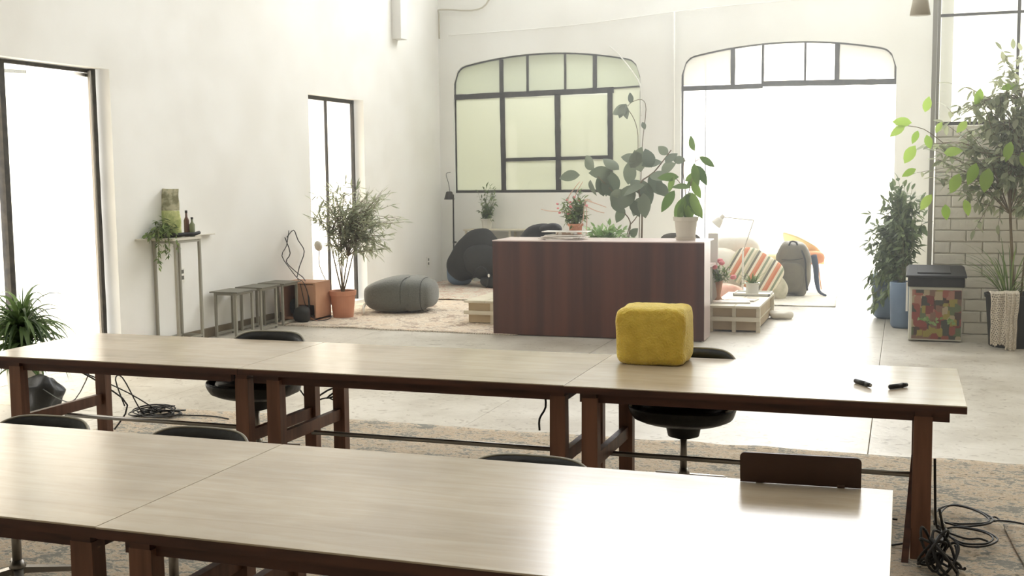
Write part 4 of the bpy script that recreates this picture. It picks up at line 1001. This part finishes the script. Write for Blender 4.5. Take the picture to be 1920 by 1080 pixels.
# black spotlight stand in the corner
t = thing('spotlight_stand', 'black cone spotlight on a thin black pole in the back corner', 'lamp', (-6.93, 17.2, 0))
MB().tube([(-6.93, 17.25, 0), (-6.925, 17.25, .8), (-6.92, 17.25, 1.42)], .013, 7, smooth=0).box(-6.94, -6.88, 17.24, 17.26, .63, .66).build('pole', M['iron'], t)
MB().lathe((-6.97, 17.2, 1.34), [(.085, 0), (.05, .12), (.035, .13), (0, .13)], 20).build('lamp_shade', M['iron'], t, smooth=False)
MB().lathe((-6.93, 17.2, 0), [(.12, 0), (.12, .015), (.02, .025)], 20).build('base', M['iron'], t)
MB().tube([(-7.0, 17.3, 1.46), (-7.02, 17.3, 1.6), (-7.06, 17.3, 1.75), (-6.98, 17.3, 1.78)], .005, 5).build('cord', M['cable'], t, smooth=True)

# magazines on the desk
random.seed(21)
c = V((-3.48, 11.9, 1.034)); zz = 1.033
for k in range(7):
    w_, d_, h_ = random.uniform(.36, .46), random.uniform(.24, .3), random.uniform(.005, .009)
    dx, dy, rt = random.uniform(-.05, .05), random.uniform(-.02, .02), random.uniform(-.3, .3)
    if k == 6: w_, rt, dx = .5, .02, .02; h_ = .008; zz += .03
    t = thing('magazine', 'magazine in the untidy pile on the desk, %s' % (['at the very bottom', 'second from the bottom', 'third from the bottom', 'in the middle', 'third from the top', 'just below the top tray', 'wide one on top'][k]), 'magazine', (c.x+dx, c.y+dy, zz), 'magazines piled on the desk')
    if k == 6: MB().box(c.x+dx-.1, c.x+dx+.1, c.y-.08, c.y+.08, zz-.03, zz, bev=.004).build('book_block', M['paper2'], t)
    MB().box(c.x+dx-w_/2, c.x+dx+w_/2, c.y+dy-d_/2, c.y+dy+d_/2, zz, zz+h_, rot=rt).build('cover', M['paper2'] if k % 3 == 1 else M['paper'], t)
    MB().box(c.x+dx-w_/2+.003, c.x+dx+w_/2-.003, c.y+dy-d_/2-.001, c.y+dy+d_/2-.003, zz+.001, zz+h_-.001, rot=rt).build('pages', M['paper'], t)
    zz += h_+.0005
# things behind the desk
t = thing('hooded_jacket', 'black jacket hump showing above the desk top, left of the magazines', 'jacket', (-4.1, 13.2, 0))
MB().blob((-4.15, 13.2, .82), (.3, .14, .32), .8, .9, nz=.03, nsc=5, n=32, m=18).blob((-4.02, 13.15, 1.08), (.14, .1, .07), .8, .9, nz=.015, nsc=7).build('jacket_body', M['blackcloth'], t, smooth=True)
MB().bar((-4.15, 13.35, 0), (-4.15, 13.35, .8), .03, .03).box(-4.35, -3.95, 13.0, 13.4, .43, .46, bev=.01).build('chair_frame', M['blackpl'], t)
t = thing('office_chair', 'grey rounded chair back showing behind the pale desk pot', 'chair', (-2.4, 13.0, 0))
MB().blob((-2.42, 13.0, .83), (.25, .03, .22), .45, .5, n=28, m=14).build('backrest', M['greycloth'], t, smooth=True)
MB().box(-2.64, -2.2, 12.95, 13.4, .42, .48, bev=.02).build('seat', M['greycloth'], t)
MB().tube([(-2.42, 13.2, .05), (-2.42, 13.2, .42)], .025, 10, smooth=0).build('pedestal', M['steel'], t)
for k in range(5): a = k*2*PI/5; MB().bar((-2.42, 13.2, .07), (-2.42+.26*math.cos(a), 13.2+.26*math.sin(a), .03), .04, .05).build('foot', M['steel'], t)
t = thing('white_screen', 'upright white panel just behind the right end of the desk', 'panel', (-2.05, 13.0, 0))
MB().box(-2.1, -1.99, 12.98, 13.02, 0.03, 1.05, bev=.004).build('panel_board', M['white'], t); MB().box(-2.15, -1.96, 12.9, 13.1, 0, .03).build('base', M['white'], t)

# low platforms of pale boards over cartons
def platform(x0, x1, y0, y1, z, label, xs_):
    t = thing('low_platform', label, 'table', ((x0+x1)/2, (y0+y1)/2, 0))
    n = max(2, round((x1-x0)/.35)); w_ = (x1-x0)/n
    for k in range(n): MB().box(x0+k*w_+.003, x0+(k+1)*w_-.003, y0, y1, z-.025, z, bev=.002).build('board', M['pale'], t)
    for x in xs_:
        for y in (y0+.05, y1-.05): MB().box(x-.02, x+.02, y-.02, y+.02, 0, z-.025).build('leg', M['pale'], t)
    MB().box(x0, x1, y0+.005, y0+.025, z*.42, z*.42+.045).box(x0, x1, y1-.025, y1-.005, z*.42, z*.42+.045).build('rail', M['pale'], t)
    MB().box(x0+.04, x1-.04, y0+.06, y1-.06, .02, z-.03).build('carton', M['carton'], t)
    MB().box(x0+.03, x1-.03, y0+.05, y1-.05, z*.4, z*.4+.008).build('carton_seam', M['pale'], t)
    return t
platform(-4.84, -4.32, 12.33, 13.6, .28, 'low pale board platform sticking out left of the desk', (-4.50, -4.36))
platform(-2.0, -1.45, 12.42, 13.9, .29, 'low pale board platform sticking out right of the desk', (-1.98, -1.73, -1.47))
# items on the right platform
Z = .292
for i, (x, y, rt, lab) in enumerate(((-1.8, 12.75, .2, 'thin magazine on the right platform, nearest its front edge'), (-1.75, 13.0, -.1, 'magazine on the right platform, second from the front'))):
    t = thing('magazine', lab, 'magazine', (x, y, Z), 'magazines on the platform')
    MB().box(x-.2, x+.2, y-.11, y+.11, Z, Z+.012, rot=rt).build('pages', M['paper'], t); MB().box(x-.2, x+.2, y-.11, y+.11, Z+.012, Z+.014, rot=rt).build('cover', M['paper2'], t)
t = thing('tray', 'white tray under the small white pot on the right platform', 'tray', (-1.66, 13.62, Z))
MB().box(-1.88, -1.46, 13.45, 13.8, Z, Z+.012, bev=.004).build('tray_base', M['white'], t); MB().box(-1.88, -1.46, 13.45, 13.46, Z, Z+.03).box(-1.88, -1.46, 13.79, 13.8, Z, Z+.03).box(-1.88, -1.87, 13.45, 13.8, Z, Z+.03).box(-1.47, -1.46, 13.45, 13.8, Z, Z+.03).build('tray_rim', M['white'], t)
c = V((-1.68, 13.62, Z+.012))
t = thing('succulent_pot', 'small spiky plant in a white pot on the tray', 'plant', c)
pot(t, c, .085, .075, .13, M['whitepot'], rim=.02)
blades(t, c+V((0, 0, .1)), 34, .22, M['grass'], w=.012, hmin=.3, arch=.6)
c = V((-1.97, 12.95, Z))
t = thing('flower_vase', 'pink flowers in a slim orange vase at the right end of the desk', 'vase', c)
MB().lathe(c, [(.05, 0), (.02, .04), (.02, .07), (.045, .22), (.04, .22), (0, .1)], 18).build('vase_body', M['crate'], t, smooth=True)
crown(t, c+V((0, 0, .18)), [(c+V((.02, 0, .34)), (.12, .1, .09), 22)], LM['trail'], .06, M['stem'], 6, trunk_r=.003, tip_r=.002, droop=0)
for p in ((.02, -.05, .45), (.04, -.08, .43), (.17, -.05, .27), (-.04, -.06, .38)): MB().blob(c+V(p), (.033, .033, .026), .8, n=12, m=8, nz=.008, nsc=30).build('flower', M['pink'], t)
# cushions, striped fabric, backpack, canvas bag, chair
t = thing('striped_cushion', 'orange, cream and green striped cushion leaning left of the backpack', 'cushion', (-1.95, 15.4, .012))
o = MB().blob(t.location.copy(), (.36, .1, .27), .55, .7, n=36, m=20, nz=.02, nsc=4).build('cushion_body', M['stripes'], t, smooth=True)
o.location = V((-1.9, 15.72, .40))-t.location; o.rotation_euler = (-.4, .5, .05)
for x, y, z, r, m_, lab in ((-2.05, 15.85, .5, (.17, .1, .12), 'orange', 'orange cushion behind the striped cushion'), (-2.2, 15.1, .14, (.22, .16, .13), 'peach', 'peach patterned cushion low beside the flower vase'), (-2.5, 16.0, .35, (.45, .3, .33), 'linen', 'large white pillow heap behind the right end of the desk'), (-2.25, 16.2, .65, (.35, .25, .2), 'linen', 'white pillow on top of the heap under the lamp'), (-1.72, 16.45, .34, (.26, .16, .24), 'yellow', 'pale yellow cushion behind the backpack at left')):
    tag(MB().blob((x, y, z), r, .65, .8, n=30, m=18, nz=.03, nsc=4, tilt=-.15).build('cushion', M[m_], smooth=True), lab, 'cushion', 'cushions heaped behind the platform')
c = V((-1.44, 16.25, .02))
t = thing('backpack', 'grey-green backpack standing on the pale rug', 'backpack', c)
MB().blob(c+V((0, 0, .37)), (.235, .15, .375), .75, .62, n=44, m=30, nz=.035, nsc=5).build('pack_body', M['backpack'], t, smooth=True)
MB().blob(c+V((-.03, -.13, .26)), (.17, .06, .21), .6, .6, n=30, m=20, nz=.02, nsc=7).build('front_pocket', M['backpack'], t, smooth=True)
MB().tube([c+V((-.06, -.1, .68)), c+V((-.03, -.13, .75)), c+V((.04, -.12, .74)), c+V((.06, -.08, .68))], .012, 6).build('handle', M['blackcloth'], t, smooth=True)
MB().tube([c+V((.1, -.12, .66)), c+V((.17, -.16, .5)), c+V((.18, -.17, .3)), c+V((.2, -.12, .08))], .014, 6).tube([c+V((-.15, -.13, .5)), c+V((0, -.19, .5)), c+V((.13, -.14, .52))], .006, 5).build('strap', M['blackcloth'], t, smooth=True)
t = thing('canvas_bag', 'cream canvas bag slumped against the left of the backpack', 'bag', (-1.72, 15.95, .02))
MB().blob((-1.75, 15.95, .19), (.2, .14, .19), .7, .75, n=34, m=20, nz=.045, nsc=6).blob((-1.6, 15.85, .14), (.13, .08, .16), .8, .9, n=24, m=16, nz=.04, nsc=7, rotz=.4).build('bag_body', M['canvas'], t, smooth=True)
MB().tube([(-1.85, 15.8, .1), (-1.87, 15.78, .28), (-1.75, 15.78, .38), (-1.65, 15.78, .28), (-1.68, 15.78, .05)], .012, 6).build('strap', M['greycloth'], t, smooth=True)
c = V((-1.32, 16.95, 0))
t = thing('yellow_chair', 'yellow shell chair with orange seat tipped behind the backpack', 'chair', c)
vs = []; fs = []
for i in range(15):
    for j in range(15):
        u = i/14*2-1; v = j/14*2-1
        vs.append(c+V((-.05+.27*u*(1-.15*v*v)-.05*v, .1*u*u-.12*v+.0, .62+.17*v*(1-.2*u*u)-.1*u)))
for i in range(14):
    for j in range(14): a = i*15+j; fs.append((a, a+1, a+16, a+15))
MB().add(vs, fs).build('shell', M['yellow'], t, smooth=True, solid=.02)
MB().blob(c+V((.08, -.1, .5)), (.18, .12, .1), .8, .8, n=24, m=12).build('seat', M['orange'], t, smooth=True)
for dx, dy in ((.2, -.1), (-.15, -.1), (.2, .2), (-.15, .2)): MB().tube([c+V((dx*.7, dy*.7, .48)), c+V((dx, dy, 0))], .01, 6, smooth=0).build('leg', M['crate'], t)
tag(MB().tube([(-1.2, 16.55, .55), (-1.16, 16.5, .4), (-1.14, 16.45, .2), (-1.1, 16.4, .06), (-1.0, 16.2, .03)], .05, 8, r2=.015).build('navy_garment', M['navy'], smooth=True), 'dark blue garment hanging behind the right of the backpack', 'cloth')
tag(MB().blob((-1.36, 13.75, .05), (.14, .1, .05), .8, .8, nz=.03, nsc=9).build('rag', M['linen'], smooth=True), 'crumpled white rag on the floor at the platform corner', 'cloth')
# white swing arm lamp
t = thing('swing_arm_lamp', 'white swing-arm lamp rising behind the striped cushion', 'lamp', (-2.04, 15.45, .012))
MB().lathe((-2.04, 15.5, .0), [(.1, .012), (.1, .03), (.02, .04)], 20).tube([(-2.04, 15.5, .03), (-2.04, 15.5, .68)], .014, 8, smooth=0).build('base', M['lampwhite'], t)
MB().tube([(-2.04, 15.5, .66), (-1.9, 15.5, 1.09)], .007, 6, smooth=0).tube([(-1.9, 15.5, 1.09), (-2.3, 15.5, 1.13)], .007, 6, smooth=0).build('arm', M['greypot'], t)
mb = MB().lathe((0, 0, 0), [(.075, -.12), (.045, -.02), (.03, .0), (.028, .05), (0, .055)], 20)
mb.v = [Matrix.Rotation(.7, 3, 'Y')@v+V((-2.33, 15.5, 1.12)) for v in mb.v]; mb.build('lamp_shade', M['lampwhite'], t)

# bin with printed front
t = thing('storage_bin', 'bin with black lid and colourful grocery-printed front by the brick wall', 'bin', (.32, 12.45, 0))
MB().box(.065, .575, 12.24, 12.66, .012, .56, bev=.01).build('bin_body', mat('pale_bin', (206, 204, 190), .4), t)
MB().box(.095, .565, 12.232, 12.24, .03, .53).build('printed_panel', M['label'], t)
for x in (.2, .33, .46): 
    for k in range(7):
        o = bpy.data.objects.new('printed_leaf', LM['bushy'][0]); link(o, t); o.matrix_basis = Matrix.Translation(-t.location) @ lmat((x+random.uniform(-.05, .05), 12.229, .19+random.uniform(-.02, .05)), (random.uniform(-1, 1), 0, random.uniform(-.2, 1)), .06, up=(0, -1, 0), roll=0)
MB().box(.05, .59, 12.215, 12.68, .56, .66, bev=.012).build('lid_rim', M['blackpl'], t)
vs = [(.03, 12.19, .655), (.61, 12.19, .655), (.61, 12.70, .70), (.03, 12.70, .70), (.03, 12.19, .68), (.61, 12.19, .68), (.58, 12.60, .755), (.06, 12.60, .755), (.03, 12.70, .73), (.61, 12.70, .73)]
ld = MB().add(vs, [(0, 3, 2, 1), (0, 1, 5, 4), (4, 5, 6, 7), (7, 6, 9, 8), (1, 2, 9, 6, 5), (0, 4, 7, 8, 3), (2, 3, 8, 9)]).build('lid', M['blackpl'], t, bevel=.01)
mb = MB().box(.14, .46, -.14, .14, 0, .012, bev=.005); R = Matrix.Rotation(math.atan2(.075, .41), 3, 'X'); mb.v = [R@v+V((0, 12.40, .719)) for v in mb.v]; mb.build('flap', M['darkpot'], ld)
MB().bar((.045, 12.3, .30), (.045, 12.3, .6), .02, .012).build('side_handle', M['white'], t)

# crocheted blanket over the big pot
t = thing('crochet_blanket', 'cream crocheted throw draped over the dark pot of the tall tree', 'blanket', (.95, 11.95, .1))
def drape(x0, x1, zt, zb, yb, phase, back=.16):
    vs = []; fs = []; nx, nz_ = 26, 60; path = []
    total = back+(zt-zb)
    for j in range(nz_+1):
        s = j/nz_*total
        for i in range(nx+1):
            u = i/nx; x = x0+(x1-x0)*u
            if s < back: y = yb+back-s+.0; z = zt+.012*math.sin(s/back*PI)
            else: y = yb-.0-.02*math.sin(min(1, (s-back)*8)*PI/2); z = zt-(s-back)
            wv = math.sin(u*PI*3+phase+s*2.5)*.014*min(1, s/back)
            vs.append(V((x+.012*noise.noise(V((u*3, s*6, phase)))+(u-.5)*-.05*s, y-abs(wv)*1.2+noise.noise(V((u*4, s*4, phase)))*.015, z+noise.noise(V((u*6, 0, phase)))*.03*(j/nz_))))
    for j in range(nz_):
        for i in range(nx):
            if (i+(j//2 % 2)) % 2 == 1 and j % 2 == 1 and 0 < i < nx-1: continue
            a = j*(nx+1)+i; fs.append((a, a+1, a+nx+2, a+nx+1))
    return MB().add(vs, fs)
drape(.80, 1.02, .545, .05, 11.86, .3).build('throw_front', M['knit'], t, smooth=True, solid=.008)
drape(.93, 1.06, .552, -.0+.01, 11.83, 1.4, back=.2).build('throw_fold', M['knit'], t, smooth=True, solid=.008)

# pendant lamp shade at the top right
c = V((.078, 9.0, 2.866))
t = thing('pendant_lamp', 'white conical pendant lamp hanging at the top right', 'lamp', c)
MB().lathe(c, [(.072, 0), (.052, .12), (.04, .15), (.012, .16)], 28).build('lamp_shade', M['greypot'], t, smooth=True, solid=.003)
MB().tube([c+V((0, 0, .16)), (c.x, c.y, 8.5)], .004, 6, smooth=0).build('cord', M['whitecable'], t)

# ------------------------------------------------------------ cables and small things under the tables
random.seed(5)
def tangle(c, r, n, rad, material, label, name='cable_bundle', h=.05, extra=()):
    mb = MB(); c = V(c)
    for k in range(n):
        cc = c+V((random.uniform(-.4, .4)*r[0], random.uniform(-.4, .4)*r[1], 0)); rr = random.uniform(.4, .85); a0 = random.uniform(0, 6.28)
        ti = random.uniform(.2, 1)*h; ph = random.uniform(0, 6.28); turns = random.uniform(.8, 1.9); ec = random.uniform(.5, 1.0); m = int(14*turns); ro = random.uniform(0, 3.14); pts = []
        for i in range(m):
            a = a0+2*PI*turns*i/m; q = rr*(1+.12*math.sin(2.3*a+ph)-.1*i/m); x, y = math.cos(a)*q, math.sin(a)*q*ec
            pts.append(cc+V(((x*math.cos(ro)-y*math.sin(ro))*r[0], (x*math.sin(ro)+y*math.cos(ro))*r[1], rad+ti*(.5+.5*math.sin(a+ph)))))
        mb.tube(pts, rad, 6, smooth=2)
    for p in extra: mb.tube(p, rad, 6, smooth=4)
    return tag(mb.build(name, material, smooth=True), label, 'cable')
tangle((-5.15, 6.95, .02), (.22, .14), 11, .005, M['cable'], 'tangle of thin cables on the floor under the left far table', extra=[[(-5.35, 5.85, .66), (-5.3, 6.3, .45), (-5.2, 6.7, .22), (-5.12, 6.95, .03)], [(-5.5, 6.8, .03), (-5.3, 6.7, .02), (-5.2, 6.9, .02), (-4.75, 7.0, .02), (-4.55, 6.95, .02)], [(-5.32, 6.8, .1), (-5.35, 6.75, .3), (-5.25, 6.7, .33), (-5.2, 6.8, .1), (-5.22, 6.9, .02)]])
tag(MB().tube([(-5.3, 6.0, .63), (-5.22, 6.15, .5), (-5.1, 6.3, .36), (-5.0, 6.42, .2), (-5.1, 6.4, .03)], .006, 6).tube([(-6.0, 6.75, .2), (-5.7, 6.6, .16), (-5.5, 6.5, .2), (-5.2, 6.3, .45), (-5.1, 6.2, .63)], .004, 6).build('cable', M['cable'], smooth=True), 'black cable hanging beside the left legs of the far table', 'cable')
tangle((.17, 5.1, .02), (.10, .10), 9, .006, M['cable'], 'heavy coil of cables hanging at the right leg of the far table', name='cable_coil', h=.2, extra=[[(.17, 5.1, .3), (.2, 5.15, .12), (.16, 5.02, .05), (.12, 4.98, .12), (.18, 5.05, .2)]])
mb = MB()
def floor_path(pts, r=.005, z=.05): mb.tube([(x, y, z+random.uniform(0, .008)) for x, y in pts], r, 6, smooth=5)
for k in range(2):
    e = k*.02
    floor_path([(.17+e, 5.7), (.19+e, 5.93), (.27, 6.04+e), (.37, 5.99+e), (.42+e, 5.86), (.40, 5.78-e), (.29, 5.73-e), (.21, 5.74), (.18, 5.66)])
    floor_path([(.2, 5.62), (.27, 5.67+e), (.38, 5.64+e), (.42+e, 5.55), (.38, 5.45-e), (.29, 5.43-e), (.24, 5.5), (.21, 5.6)])
floor_path([(.42, 5.85), (.45, 5.9), (.47, 5.86), (.44, 5.82), (.5, 5.86), (.62, 5.78), (.9, 5.4), (1.2, 5.3)], .0045)
floor_path([(.2, 5.62), (.3, 5.5), (.36, 5.53), (.4, 5.5)], .005)
floor_path([(.14, 5.3), (.17, 5.45), (.2, 5.62), (.17, 5.75)], .007); floor_path([(.15, 5.28), (.2, 5.45), (.22, 5.62)], .007)
mb.tube([(.155, 5.38, .45), (.16, 5.4, .3), (.17, 5.5, .12), (.19, 5.62, .05)], .006, 6)
mb.tube([(-.35, 5.15, .02), (-.15, 5.35, .02), (-.02, 5.42, .02), (.05, 5.45, .03)], .005, 6).tube([(-.3, 5.8, .02), (-.1, 5.85, .02), (.0, 5.8, .03)], .005, 6)
tag(mb.build('cable_loops', M['cable'], smooth=True), 'loose loops of black cable on the rug right of the far table', 'cable')
tag(MB().tube([(.16, 5.55, .16), (.18, 5.62, .1), (.21, 5.66, .06), (.2, 5.72, .055)], .013, 7).build('white_plug', M['whitecable'], smooth=True), 'white cable joint among the black cables at right', 'plug')
tag(MB().tube([(-3.48, 6.33, .36), (-3.42, 6.40, .40), (-3.34, 6.36, .38), (-3.40, 6.29, .36), (-3.32, 6.33, .42), (-3.24, 6.36, .46)], .006, 6).tube([(-3.62, 6.33, .41), (-3.52, 6.3, .33), (-3.4, 6.31, .36), (-3.33, 6.34, .3), (-3.3, 6.36, .24)], .005, 6).tube([(-3.48, 6.2, .64), (-3.45, 6.25, .5), (-3.46, 6.3, .36)], .003, 5).build('cable_tie', M['cable'], smooth=True), 'black strap tied around the middle legs of the far row', 'strap')
tag(MB().tube([(-1.72, 5.5, .63), (-1.71, 5.48, .56), (-1.74, 5.47, .5), (-1.74, 5.47, .44)], .006, 6).build('hanging_strap', M['cable'], smooth=True), 'short black strap hanging below the middle far table', 'strap')
t = thing('black_sack', 'crumpled shiny black sack by the left legs of the far table', 'bag', (-6.1, 6.85, 0))
MB().blob((-6.12, 6.85, .13), (.17, .14, .14), .8, .8, n=36, m=24, nz=.05, nsc=9).build('sack_body', M['black'], t, smooth=True)
tag(MB().blob((-7.08, 9.4, .07), (.08, .06, .06), .6, .5).build('red_box', M['red'], smooth=True), 'small red box on the floor left of the tall side table', 'box')
